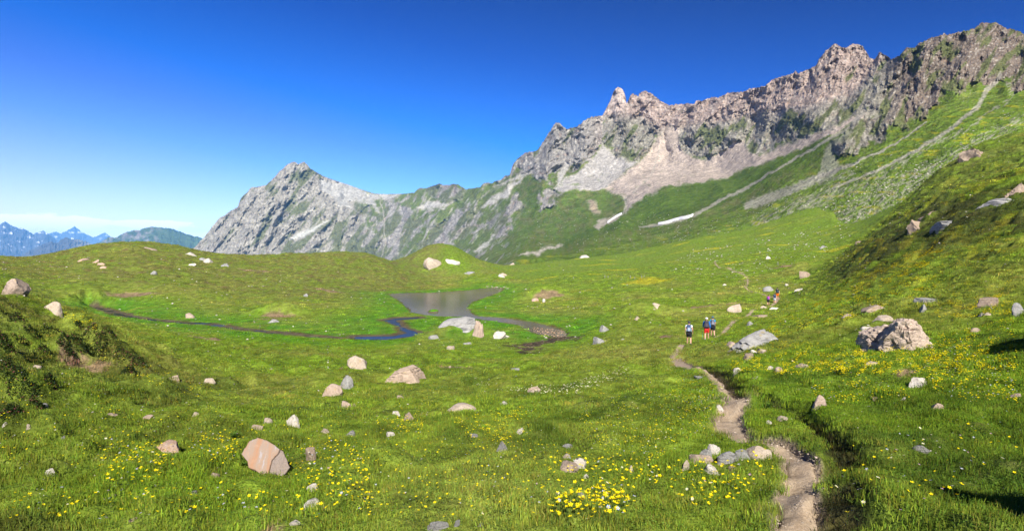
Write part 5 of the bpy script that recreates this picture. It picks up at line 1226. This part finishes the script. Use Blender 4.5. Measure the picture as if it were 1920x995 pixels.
# (polygon in the photograph, yellow, blue, white, violet, blossom radius in metres)
FZ = [('in the big clump at the bottom',[(1030,990),(1050,945),(1110,930),(1180,935),(1200,975),(1160,994)],95,14,6,0,.017),
 ('in the scattered band below the crossed stones',[(1020,900),(1060,870),(1180,880),(1260,910),(1230,935),(1100,915)],60,6,3,0,.015),
 ('in front of the rock heap beside the path',[(1255,900),(1330,885),(1440,860),(1450,900),(1390,960),(1290,985),(1260,940)],75,5,3,4,.015),
 ('around the foot of the rust-coloured slab at the lower left',[(540,860),(600,830),(690,870),(700,980),(560,940),(545,900)],120,22,4,4,.012),
 ('below the pinkish rock at the lower left',[(180,890),(200,840),(300,850),(330,890),(260,930),(190,920)],70,12,3,5,.013),
 ('left of the rust-coloured slab',[(350,850),(400,815),(450,825),(455,860),(420,890),(360,870)],60,14,2,2,.012),
 ('at the bottom left edge',[(20,960),(400,930),(620,960),(640,994),(20,994)],55,26,4,4,.013),
 ('in the lower central meadow',[(640,830),(900,790),(1050,850),(1020,990),(660,990)],150,40,12,3,.010),
 ('lower right',[(1540,990),(1560,860),(1900,780),(1910,900),(1720,990)],26,22,16,12,.014),
 ('u',[(700,800),(800,780),(790,830),(710,815)],90,12,0,0,.012),('u',[(880,790),(1000,765),(1020,790),(900,810)],60,3,0,0,.013),('u',[(850,800),(1000,815),(980,850),(890,850)],130,6,4,0,.011),
 ('u',[(1100,740),(1280,660),(1340,720),(1340,800),(1200,900),(1080,830)],420,190,60,60,.011),('u',[(1300,760),(1360,730),(1350,800),(1300,830)],30,40,5,15,.011),
 ('u',[(0,700),(250,690),(640,740),(640,860),(0,900)],200,110,40,30,.011),('u',[(430,660),(900,690),(1060,740),(640,790),(420,720)],160,40,50,10,.013),
 ('u',[(930,735),(1060,725),(1170,690),(1200,700),(1080,745),(960,740)],0,0,420,0,.020),('u',[(890,715),(950,712),(930,728),(890,728)],0,0,50,0,.018),
 ('u',[(1380,655),(1480,640),(1620,660),(1640,700),(1480,710),(1360,700)],700,60,20,0,.017),('u',[(1480,690),(1660,660),(1860,650),(1800,700),(1560,715)],650,110,20,10,.016),
 ('u',[(1730,640),(1900,600),(1910,700),(1720,710)],420,70,20,8,.015),('u',[(1720,690),(1900,680),(1910,770),(1760,760)],170,90,20,30,.015),('u',[(1500,730),(1640,720),(1720,750),(1560,770)],90,60,10,10,.014),
 ('u',[(1740,575),(1900,555),(1910,600),(1760,600)],420,10,4,0,.018),('u',[(1440,590),(1560,560),(1720,520),(1760,540),(1600,600),(1440,640)],1500,20,6,0,.024),
 ('u',[(1460,580),(1560,530),(1680,490),(1760,450),(1800,440),(1740,500),(1600,560),(1480,600)],1700,0,8,0,.032),('u',[(1620,510),(1800,430),(1910,400),(1900,470),(1740,530)],700,0,10,0,.026),
 ('u',[(1360,600),(1440,585),(1480,600),(1440,640),(1350,650)],420,20,10,0,.026),('u',[(1270,640),(1340,635),(1330,690),(1280,680)],60,20,5,5,.016),('u',[(100,590),(160,590),(190,630),(140,610)],110,0,0,0,.017),
 ('u',[(160,640),(260,690),(420,740),(380,760),(200,700)],110,20,0,10,.014),('u',[(0,560),(90,570),(120,600),(60,600)],0,0,0,80,.016),('u',[(1650,500),(1900,440),(1900,500),(1700,530)],0,0,0,120,.022),
 ('u',[(1560,550),(1900,500),(1900,560),(1620,590)],420,0,0,0,.020),('u',[(1260,720),(1330,700),(1350,760),(1290,780)],80,60,10,30,.012)]
singles, stuff_c, stuff_r, stuff_k = [], [], [], []
fr_ = np.random.default_rng(55)
for zn, poly, ny, nb, nw, nv, rad in FZ:
    ny = int(ny*((2.6 if min(p_[0] for p_ in poly) > 1350 else 1.9) if zn == 'u' else 1.7))
    for kind, n in ((0, ny), (1, nb), (2, nw), (3, nv)):
        if not n: continue
        q = in_poly_pts(poly, n, fr_)
        if zn == 'u' and kind == 0 and n > 60:        # gather into drifts
            a_ = in_poly_pts(poly, n*3, fr_); s = fbm((a_[:, 0]+a_[:, 1])/26, a_[:, 1]/9, 611, 3)+fr_.normal(size=len(a_))*.12; q = a_[np.argsort(-s)[:n]]
        X, Y = hit(q[:, 0], q[:, 1]); Z = surf(X, Y); ok = grid_at(PATHMASK, X, Y) < .3
        for x, y, z in zip(X[ok], Y[ok], Z[ok]):
            rr = (.8 if zn == 'u' else 1)*rad*fr_.uniform(.65, 1.25)*(.92 if kind in (0,) else .72 if kind in (1, 3) else .85); hgt = fr_.uniform(.07, .17) if y < 9 else fr_.uniform(.06, .13)
            singles.append((y/rr, x, y, z, hgt, rr, kind, zn))
singles.sort(key=lambda s: s[0]); cnt = [0]*4; lim = [290, 110, 60, 50]; fl_i = [0]*4
protoF = {}
for kind, colr in enumerate((YEL, BLU, WHI, VIO)):
    for v in range(4):
        r = np.random.default_rng(kind*10+v); co, fc = blossom(r, 1.0, (5, 5, 7, 4)[kind], (.55, .3, .25, .5)[kind]); c = np.tile(colr, (len(co), 1)); c[0] = colr*.75 if kind == 0 else YEL
        R = Matrix.Rotation(r.uniform(.15, .75), 3, 'X') @ Matrix.Rotation(r.uniform(0, 6), 3, 'Z'); co = np.array([R @ Vector(p_) for p_ in co])
        if kind == 0:                                       # a second whorl closes the cup
            c2 = co*.62; c2[:, 2] += .12; fc = fc+[tuple(i+len(co) for i in f_) for f_ in fc]; co = np.r_[co, c2]; c = np.r_[c, c*.92]
        protoF[kind, v] = (co, fc, c)
stem_h = .12
def flower_meshes(kind, v):
    co, fc, c = protoF[kind, v]; nm = ('yellow_flower', 'blue_flower', 'white_flower', 'violet_flower')[kind]
    s = mesh_np('stem', [(-.0012, 0, -.02), (.0012, 0, -.02), (.008, .004, stem_h), (.006, .005, stem_h), (0, .0012, -.02), (.007, .006, stem_h)], [(0, 1, 2, 3), (1, 4, 5, 2), (4, 0, 3, 5)], [M_PETAL], cols=np.tile([.10, .16, .03], (6, 1)), link=False)
    b_ = mesh_np('blossom', co, fc, [M_PETAL], smooth=False, cols=c, link=False); return nm, s.data, b_.data
FM = {k: flower_meshes(*k) for k in protoF}
NAMES = ('yellow buttercup', 'small pale blue flower', 'small white flower', 'small violet flower')
for s in singles:
    _, x, y, z, hgt, rr, kind, zn = s
    if zn != 'u' and cnt[kind] < lim[kind]:
        cnt[kind] += 1; nm, sm_, bm_ = FM[kind, fr_.integers(4)]
        e_ = bpy.data.objects.new(nm, None); COL.objects.link(e_); e_.location = (x, y, z); e_.rotation_euler = (fr_.normal()*.12, fr_.normal()*.12, fr_.uniform(0, 6.28)); e_.empty_display_size = .02
        tag(e_, NAMES[kind]+' '+(zn if zn != 'lower right' else 'in the grass of the lower right bank'), 'flower', NAMES[kind]+'s '+zn)
        o1 = bpy.data.objects.new('stem', sm_); o1.parent = e_; o1.scale = (1, 1, hgt/stem_h); COL.objects.link(o1)
        o2 = bpy.data.objects.new('blossom', bm_); o2.parent = e_; o2.location = (.007, .005, hgt); o2.scale = (rr, rr, rr); COL.objects.link(o2)
    else: stuff_c.append((x, y, z+hgt*.9, rr, kind))
A = np.array(stuff_c)
for kind, nm, lab in ((0, 'yellow_flowers', 'countless yellow buttercups in drifts over the right bank and meadow'), (1, 'blue_flowers', 'countless tiny pale blue flowers scattered in the turf'), (2, 'white_flowers', 'countless tiny white flowers in bands in the turf'), (3, 'violet_flowers', 'countless small violet flowers scattered in the turf')):
    B_s = A[A[:, 4] == kind]; co_l, fc_l, cl_l = [], [], []; o_ = 0
    for x, y, z, rr, _ in B_s:
        co, fc, c = protoF[kind, fr_.integers(4)]; a = fr_.uniform(0, 6.28); ca, sa = math.cos(a), math.sin(a)
        p_ = co*rr; co_l.append(np.stack([p_[:, 0]*ca-p_[:, 1]*sa+x, p_[:, 0]*sa+p_[:, 1]*ca+y, p_[:, 2]+z], -1)); fc_l += [tuple(i+o_ for i in f_) for f_ in fc]; cl_l.append(c*fr_.uniform(.85, 1.1)); o_ += len(co)
    tag(mesh_np(nm, np.concatenate(co_l), fc_l, [M_PETAL], smooth=False, cols=np.concatenate(cl_l)), lab, 'flowers', kind='stuff')
# broad-leaved plants
for k, (px, py, w, lab) in enumerate(((1572,702,24,'dark broad-leaved plant beside the yellow flowers right of the path'),(908,806,22,'bright green fern-like plant in the central meadow'),(440,822,30,'thistle-like leafy plant left of the rust-coloured slab'),(455,872,18,'upright leafy plant touching the left edge of the rust-coloured slab'),(1438,766,26,'leafy plant with white flower heads beside the dark gully'),(1085,912,20,'dark tuft of long grass below the long tan stone'))):
    X, Y = hit([px], [py]); X, Y = float(X[0]), float(Y[0]); s = w/F*Y*.55; r = np.random.default_rng(4000+k); co, fc, cl = [], [], []
    for i in range(30):
        a = r.uniform(0, 6.28); el = r.uniform(.4, 1.3); L = s*r.uniform(.6, 1.1); w_ = L*(.07 if 'grass' in lab else .16); dx, dy = math.cos(a), math.sin(a); k0 = len(co); h = lambda q: L*q*math.sin(el)*(1.25-.4*q)
        for q, ww in ((0, .4), (.35, 1), (.7, .8), (1, .05)):
            for sg in (-1, 1): co.append((dx*L*q*math.cos(el)-dy*w_*ww*sg, dy*L*q*math.cos(el)+dx*w_*ww*sg, h(q)))
        fc += [(k0+j*2, k0+j*2+1, k0+j*2+3, k0+j*2+2) for j in range(3)]; cl += [np.array([.07, .13, .02] if 'bright' not in lab else [.13, .24, .02])*r.uniform(.6, 1.3)]*8
    o = mesh_np('leafy_plant', co, fc, [M_PETAL], cols=np.array(cl)); o.location = (X, Y, float(surf(np.array([X]), np.array([Y]))[0])); tag(o, lab, 'plant')

# pebbles and grit on the trodden path
r = np.random.default_rng(88); n = 3600; k = np.clip((r.random(n)**1.6*len(pc)), 0, len(pc)-2).astype(int)
tg = np.gradient(pc, axis=0); tg /= np.linalg.norm(tg, axis=1, keepdims=True); nn = np.c_[-tg[:, 1], tg[:, 0]]
q = pc[k]+nn[k]*(r.uniform(-1.05, 1.05, n)*pw_[k])[:, None]+r.normal(size=(n, 2))*.02; zz = surf(q[:, 0], q[:, 1])+.012
S = (.003+.012*r.random(n)**6)*np.clip(q[:, 1]/5, .8, 2.2); cl = np.array([[.38, .31, .24]])*r.uniform(.5, 1.15, (n, 1))
tag(stone_cloud('path_gravel', np.c_[q, zz], S, cl, 91, .55), 'pebbles and grit trodden into the narrow path', 'gravel', kind='stuff')

# countless pebbles all over the turf
r = np.random.default_rng(77); n = 4500; y = np.exp(r.uniform(math.log(4), math.log(150), n)); x = r.uniform(-.92, .92, n)*y
k = (grid_at(PATHMASK, x, y) < .3) & (inwater(x, y) < -.4); x, y = x[k], y[k]; S = (.8+3.0*r.random(len(x))**3.5)*.5/F*y
cl = np.array([[.44, .40, .34]])*r.uniform(.5, 1.3, (len(x), 1))
tag(stone_cloud('pebbles', np.c_[x, y, surf(x, y)+S*.3+.01], S, cl, 92, .6), 'countless small pale stones strewn through the turf', 'pebbles', kind='stuff')
# ---------------------------------------------------------------- hikers
def skin_mesh(name, pts, edges, mats, parent, sub=2, root=0):
    """one continuous surface grown round a skeleton: pts = {key: (x, y, z, rx, ry)}"""
    keys = list(pts); idx = {k: i for i, k in enumerate(keys)}
    me = bpy.data.meshes.new(name); me.from_pydata([pts[k][:3] for k in keys], [(idx[a], idx[b_]) for a, b_ in edges], [])
    bm = bmesh.new(); bm.from_mesh(me); ly = bm.verts.layers.skin.verify(); bm.verts.ensure_lookup_table()
    for i, k in enumerate(keys): bm.verts[i][ly].radius = (pts[k][3], pts[k][4] if len(pts[k]) > 4 else pts[k][3]); bm.verts[i][ly].use_root = (i == root)
    bm.to_mesh(me); bm.free(); o = bpy.data.objects.new(name, me); COL.objects.link(o)
    m = o.modifiers.new('skin', 'SKIN'); m.use_smooth_shade = True; m2 = o.modifiers.new('sub', 'SUBSURF'); m2.levels = m2.render_levels = sub
    dg = bpy.context.evaluated_depsgraph_get(); nm = bpy.data.meshes.new_from_object(o.evaluated_get(dg)); o.modifiers.clear(); o.data = nm; nm.materials.clear(); nm.materials.append(mats)
    for p_ in nm.polygons: p_.use_smooth = True
    o.parent = parent; return o
M_SKIN = flat_mat('skin', (.50, .28, .19), .6, .3, .05)
def ellipsoid(name, c, r, mat, parent, sub=3, cut=None):
    v, f = ICO[sub]; v = v*np.array(r)
    if cut is not None: v[:, 2] = np.maximum(v[:, 2], cut)
    o = mesh_np(name, v+np.array(c), f, [mat]); o.parent = parent; return o
def lathe(name, prof, mat, parent, loc=(0, 0, 0), n=20):
    a = np.linspace(0, 2*math.pi, n, endpoint=False); co = [(r*math.cos(t_), r*math.sin(t_)*1.12, z) for r, z in prof for t_ in a]; fc = [(k*n+i, k*n+(i+1) % n, (k+1)*n+(i+1) % n, (k+1)*n+i) for k in range(len(prof)-1) for i in range(n)]
    o = mesh_np(name, np.array(co)+np.array(loc), fc, [mat]); o.parent = parent; return o
def rbox(name, c, h, mat, parent, bev=.02, taper=0.0):
    bm = bmesh.new(); bmesh.ops.create_cube(bm, size=2)
    for v in bm.verts: s = 1-taper*(v.co.z > 0); v.co = Vector((v.co.x*h[0]*s, v.co.y*h[1]*s, v.co.z*h[2]))
    bmesh.ops.bevel(bm, geom=bm.edges[:], offset=bev, segments=3, profile=.6, affect='EDGES')
    for v in bm.verts: v.co += Vector(c)
    me = bpy.data.meshes.new(name); bm.to_mesh(me); bm.free(); me.materials.append(mat); o = bpy.data.objects.new(name, me); COL.objects.link(o); o.parent = parent
    for p_ in me.polygons: p_.use_smooth = True
    return o
def tube(name, pts, r, mat, parent, n=8):
    P_ = [Vector(p_) for p_ in pts]; co, fc = [], []
    for i, p_ in enumerate(P_):
        d = (P_[min(i+1, len(P_)-1)]-P_[max(i-1, 0)]).normalized(); u = d.cross(Vector((.3, .2, 1)) if abs(d.z) < .9 else Vector((1, 0, 0))).normalized(); v = d.cross(u); rr = r[i] if isinstance(r, (list, tuple)) else r
        co += [tuple(p_+u*rr*math.cos(6.2832*k/n)+v*rr*math.sin(6.2832*k/n)) for k in range(n)]
    for i in range(len(P_)-1): fc += [(i*n+k, i*n+(k+1) % n, (i+1)*n+(k+1) % n, (i+1)*n+k) for k in range(n)]
    fc += [tuple(range(n))[::-1], tuple((len(P_)-1)*n+k for k in range(n))]
    o = mesh_np(name, co, fc, [mat]); o.parent = parent; return o
def hiker(px, py, top, head, label, shirt, shorts, pack, hat, step, sleeves, poles=(), hatlab=None, packlab='', arm=(0, 0), female=False, shoe=(.10, .09, .09), turn=0):
    X, Y = hit([px], [py]); X, Y = float(X[0]), float(Y[0]); H = (py-top)/F*Y
    zg = float(surf(np.array([X]), np.array([Y]))[0])
    e_ = bpy.data.objects.new('person', None); COL.objects.link(e_); e_.location = (X, Y, zg); e_.rotation_euler = (0, 0, head); e_.scale = (H, H, H); tag(e_, label, 'person'); e_.empty_display_size = .1
    sw = .112 if not female else .10
    # legs: s = +1 right leg forward, -1 left leg forward
    s = step; L = {}
    fwd, bkw = ((.062, .07, .29), (.074, .145, .045)), ((.060, .015, .275), (.070, -.165, .085))
    def leg(side, front):
        k, a = fwd if front else bkw
        return (side*k[0], k[1], k[2]), (side*a[0], a[1], a[2])
    kr, ar = leg(1, s > 0); kl, al = leg(-1, s < 0)
    pts = {'pelvis': (0, 0, .525, .078, .060), 'spine': (0, .008, .63, .066, .05), 'chest': (0, .02, .745, .090, .058), 'neckb': (0, .018, .825, .040, .036), 'neck': (0, .026, .862, .032, .032), 'head': (0, .036, .908, .043, .050), 'crown': (0, .036, .958, .040, .046), 'nose': (0, .086, .908, .010, .010)}
    ed = [('pelvis', 'spine'), ('spine', 'chest'), ('chest', 'neckb'), ('neckb', 'neck'), ('neck', 'head'), ('head', 'crown'), ('head', 'nose')]
    for nm, sd, k, a in (('r', 1, kr, ar), ('l', -1, kl, al)):
        up = a[1] < 0
        pts.update({nm+'hip': (sd*.052, 0, .49, .056, .060), nm+'thigh': tuple(lerp(np.array((sd*.052, 0, .49)), np.array(k), .5))+(.050, .052), nm+'knee': k+(.036, .037), nm+'calf': tuple(lerp(np.array(k), np.array(a), .4))+(.035, .038), nm+'ank': a+(.021, .024), nm+'heel': (a[0], a[1]-.018, a[2]-.022, .020, .020), nm+'toe': (a[0]*1.1, a[1]+.075, a[2]-(.05 if up else .028), .020, .016)})
        ed += [('pelvis', nm+'hip'), (nm+'hip', nm+'thigh'), (nm+'thigh', nm+'knee'), (nm+'knee', nm+'calf'), (nm+'calf', nm+'ank'), (nm+'ank', nm+'heel'), (nm+'ank', nm+'toe')]
        af = (-s*sd); bend = arm[0 if sd < 0 else 1]
        sh = np.array((sd*sw, .01, .800)); el = sh+np.array((sd*.030, .035*af-.02+.03*bend, -.165)); wr = el+np.array((sd*.008, .045+.03*af+.10*bend, -.135+.09*bend)); hd = wr+np.array((0, .012+.02*bend, -.035))
        L[nm] = (sh, el, wr, hd)
        pts.update({nm+'sh': tuple(sh)+(.036, .038), nm+'up': tuple((sh+el)/2)+(.029, .030), nm+'el': tuple(el)+(.023, .024), nm+'fa': tuple((el*.6+wr*.4))+(.022, .022), nm+'wr': tuple(wr)+(.0145, .016), nm+'palm': tuple(hd)+(.019, .012)})
        ed += [('chest', nm+'sh'), (nm+'sh', nm+'up'), (nm+'up', nm+'el'), (nm+'el', nm+'fa'), (nm+'fa', nm+'wr'), (nm+'wr', nm+'palm')]
        for j in range(4):
            f1 = hd+np.array((-sd*.002, -.014+.010*j, -.026)); f2 = f1+np.array((-sd*.008, .002, -.018+.003*abs(j-1.5)))
            pts.update({nm+'f%d' % j: tuple(f1)+(.0055, .0055), nm+'g%d' % j: tuple(f2)+(.0045, .0045)}); ed += [(nm+'palm', nm+'f%d' % j), (nm+'f%d' % j, nm+'g%d' % j)]
        f1 = hd+np.array((-sd*.006, .022, -.004)); pts.update({nm+'t': tuple(f1)+(.006, .006), nm+'tt': tuple(f1+np.array((-sd*.004, .006, -.016)))+(.005, .005)}); ed += [(nm+'palm', nm+'t'), (nm+'t', nm+'tt')]
    skin_mesh('body', pts, ed, M_SKIN, e_, 2)
    def sub(keys, edges, grow, name, mat, subd=2):
        q = {k: (pts[k][0], pts[k][1], pts[k][2], pts[k][3]+grow, pts[k][4]+grow) for k in keys}; return skin_mesh(name, q, edges, mat, e_, subd)
    ms = flat_mat(label.split()[0]+'_shirt_cloth', shirt, .85, .1); mt = flat_mat('shorts_cloth', shorts, .85, .1)
    ks = ['chest', 'spine', 'pelvis', 'neckb', 'rsh', 'lsh', 'rup', 'lup']; es = [('pelvis', 'spine'), ('spine', 'chest'), ('chest', 'neckb'), ('chest', 'rsh'), ('chest', 'lsh'), ('rsh', 'rup'), ('lsh', 'lup')]
    if sleeves == 'long': ks += ['rel', 'lel', 'rfa', 'lfa', 'rwr', 'lwr']; es += [('rup', 'rel'), ('lup', 'lel'), ('rel', 'rfa'), ('lel', 'lfa'), ('rfa', 'rwr'), ('lfa', 'lwr')]
    sub(ks, es, .009, 'shirt', ms)
    for nm in 'rl': pts[nm+'hem'] = tuple(lerp(np.array(pts[nm+'thigh'][:3]), np.array(pts[nm+'knee'][:3]), .82))+(.046, .047)
    sub(['pelvis', 'rhip', 'lhip', 'rthigh', 'lthigh', 'rhem', 'lhem'], [('pelvis', 'rhip'), ('pelvis', 'lhip'), ('rhip', 'rthigh'), ('lhip', 'lthigh'), ('rthigh', 'rhem'), ('lthigh', 'lhem')], .014, 'shorts', mt)
    mshoe = flat_mat('boot_leather', shoe, .7, .2)
    for nm in 'rl':
        a = pts[nm+'ank']; q = {'a': (a[0], a[1], a[2]+.012, .025, .027), 'b': (a[0], a[1]-.006, a[2]-.020, .026, .028), 'c': (a[0]*1.06, a[1]+.04, a[2]-.028 if a[1] > 0 else a[2]-.038, .025, .02), 'd': pts[nm+'toe'][:3]+(.022, .016)}
        skin_mesh('boot', q, [('a', 'b'), ('b', 'c'), ('c', 'd')], mshoe, e_, 1)
    mhair = flat_mat('hair', (.07, .045, .03), .8, .2); ellipsoid('hair', (0, .026, .935), (.052, .060, .056), mhair, e_, 3, -.045)
    for sd in (-1, 1): ellipsoid('ear', (sd*.052, .036, .912), (.008, .013, .018), M_SKIN, e_, 2)
    if hat:
        kind, hc = hat; mh = flat_mat('hat_cloth', hc, .85, .1)
        if kind == 'brim': h = lathe('hat', [(.086, .0), (.090, .004), (.060, .012), (.059, .035), (.050, .058), (.030, .068), (0, .070)], mh, e_, (0, .034, .935))
        elif kind == 'cap':
            h = lathe('hat', [(.059, .0), (.060, .02), (.052, .048), (.030, .064), (0, .068)], mh, e_, (0, .034, .936)); bl = rbox('cap_peak', (0, .105, .945), (.034, .035, .004), mh, h, .003); bl.parent = e_
        else: h = lathe('hat', [(.060, -.03), (.062, .0), (.060, .03), (.048, .052), (.025, .064), (0, .067)], mh, e_, (0, .034, .938))
    # the rucksack on the back
    bp = bpy.data.objects.new('backpack', None); COL.objects.link(bp); bp.location = e_.location; bp.rotation_euler = e_.rotation_euler; bp.scale = e_.scale; bp.empty_display_size = .1
    tag(bp, packlab, 'backpack'); pcol, pacc, pw2, ph2 = pack
    mp_ = flat_mat('pack_nylon', pcol, .6, .25); ma = flat_mat('pack_trim', pacc, .6, .25)
    zc = .70; yb = -.115
    rbox('pack_body', (0, yb, zc), (pw2, .055, ph2), mp_, bp, .028, .12); rbox('pack_lid', (0, yb+.004, zc+ph2+.012), (pw2*.88, .052, .024), mp_, bp, .018); rbox('front_pocket', (0, yb-.058, zc-.03), (pw2*.7, .014, ph2*.55), ma, bp, .012)
    for sd in (-1, 1):
        rbox('side_pocket', (sd*(pw2+.006), yb, zc-ph2*.5), (.014, .036, ph2*.40), ma, bp, .010)
        tube('shoulder_strap', [(sd*.055, yb+.05, zc+ph2*.9), (sd*.068, .0, .855), (sd*.075, .072, .82), (sd*.070, .090, .74), (sd*.085, .05, .66), (sd*.085, yb+.06, zc-ph2*.8)], .010, ma, bp)
        tube('compression_strap', [(sd*pw2*.5, yb-.066, zc+ph2*.75), (sd*pw2*.5, yb-.077, zc), (sd*pw2*.5, yb-.066, zc-ph2*.85)], .005, ma, bp, 6)
    tube('hip_belt', [(pw2, yb+.03, .56), (.088, 0, .55), (.05, .082, .545), (-.05, .082, .545), (-.088, 0, .55), (-pw2, yb+.03, .56)], .012, ma, bp)
    for sd, colr, lab in poles:
        w_ = L['r' if sd > 0 else 'l'][3]; pe = bpy.data.objects.new('trekking_pole', None); COL.objects.link(pe); pe.location = e_.location; pe.rotation_euler = e_.rotation_euler; pe.scale = e_.scale; pe.empty_display_size = .1
        tag(pe, lab, 'walking pole'); mpz = flat_mat('pole_paint', colr, .4, .4); mg = flat_mat('grip_foam', (.03, .03, .03), .8, .1)
        g0 = Vector((w_[0], w_[1]+.012, w_[2]+.02)); g1 = g0+Vector((sd*.02, -.02, -.06)); tip = Vector((w_[0]+sd*.03, w_[1]-.10, .005))
        tube('grip', [tuple(g0), tuple(g0.lerp(tip, .14))], .009, mg, pe); tube('shaft', [tuple(g0.lerp(tip, .13)), tuple(tip)], [.0055, .004], mpz, pe); ellipsoid('basket', tuple(g0.lerp(tip, .93)), (.014, .014, .003), mg, pe, 2)
    return e_
hdg = -math.atan2(.49, .87)
NAVY = (.035, .065, .15); BLACK = (.022, .022, .025); BLUE = (.015, .13, .42)
hiker(1292, 646, 602, hdg*.6, 'rearmost near hiker in dark bucket hat, white top and black shorts with blue pack', (.62, .66, .66), BLACK, (NAVY, (.30, .36, .46), .088, .125), ('beanie', (.05, .05, .06)), -1, 'short', packlab='navy blue backpack with pale straps on the hiker nearest the camera', arm=(0, .1), shoe=(.12, .11, .12))
hiker(1325, 637, 595, hdg*.6, 'middle near hiker in white cap, blue long-sleeved jacket and red shorts', BLUE, (.62, .035, .03), ((.035, .035, .045), (.07, .06, .08), .098, .135), ('cap', (.75, .73, .66)), 1, 'long', poles=((-1, (.02, .45, .45), 'turquoise walking pole in the left hand of the hiker in red shorts'),), packlab='large black backpack on the hiker in red shorts', arm=(.5, .3), shoe=(.45, .47, .50))
hiker(1336.5, 631, 593, hdg*.6, 'right near hiker in grey brimmed hat, blue t-shirt and black shorts', (.02, .22, .45), BLACK, ((.10, .115, .15), (.22, .22, .26), .080, .115), ('brim', (.07, .13, .16)), -1, 'short', poles=((1, (.05, .05, .05), 'thin dark walking pole in the right hand of the hiker in brimmed hat'),), packlab='grey backpack on the hiker in the brimmed hat', arm=(.2, .8), shoe=(.10, .09, .09), female=True)
hiker(1440.5, 573, 553, hdg*.7, 'small far hiker in magenta top and black shorts, last of the far group', (.50, .02, .22), BLACK, ((.22, .05, .38), (.30, .08, .42), .078, .10), ('beanie', (.05, .03, .025)), 1, 'short', packlab='purple backpack on the far hiker in magenta', arm=(0, .8), female=True)
hiker(1452.5, 569, 549, hdg*.7, 'small far hiker in dark blue top and pale grey shorts beside the path', (.03, .05, .10), (.50, .50, .52), ((.02, .045, .12), (.03, .06, .15), .080, .115), None, -1, 'short', packlab='dark blue backpack on the far hiker in grey shorts', arm=(.9, 0))
hiker(1457.5, 562, 539, hdg*.5, 'tallest far hiker in black top and orange shorts leading the far group', (.02, .025, .03), (.70, .16, .01), ((.015, .03, .035), (.02, .05, .06), .085, .125), ('cap', (.03, .03, .03)), 1, 'short', packlab='black backpack on the far hiker in orange shorts')
# slender grey markers standing in the valley floor
mst = flat_mat('weathered_wood', (.30, .28, .25), .9, .1)
for px, py, h in ((1075,523,4),(1134,521,5),(1140,521,4),(1165,525,3),(1182,521,5),(1190,523,4),(1203,522,6),(1208,519,3)):
    X, Y = hit([px], [py]); X, Y = float(X[0]), float(Y[0]); z = float(surf(np.array([X]), np.array([Y]))[0]); hh = h/F*Y
    o = tube('marker_stake', [(0, 0, -.1), (.01, 0, hh*.5), (.03, 0, hh)], [.09, .085, .07], mst, None, 7); o.location = (X, Y, z); tag(o, 'thin grey stake standing in the valley meadow behind the pond', 'stake', 'thin stakes on the valley floor')
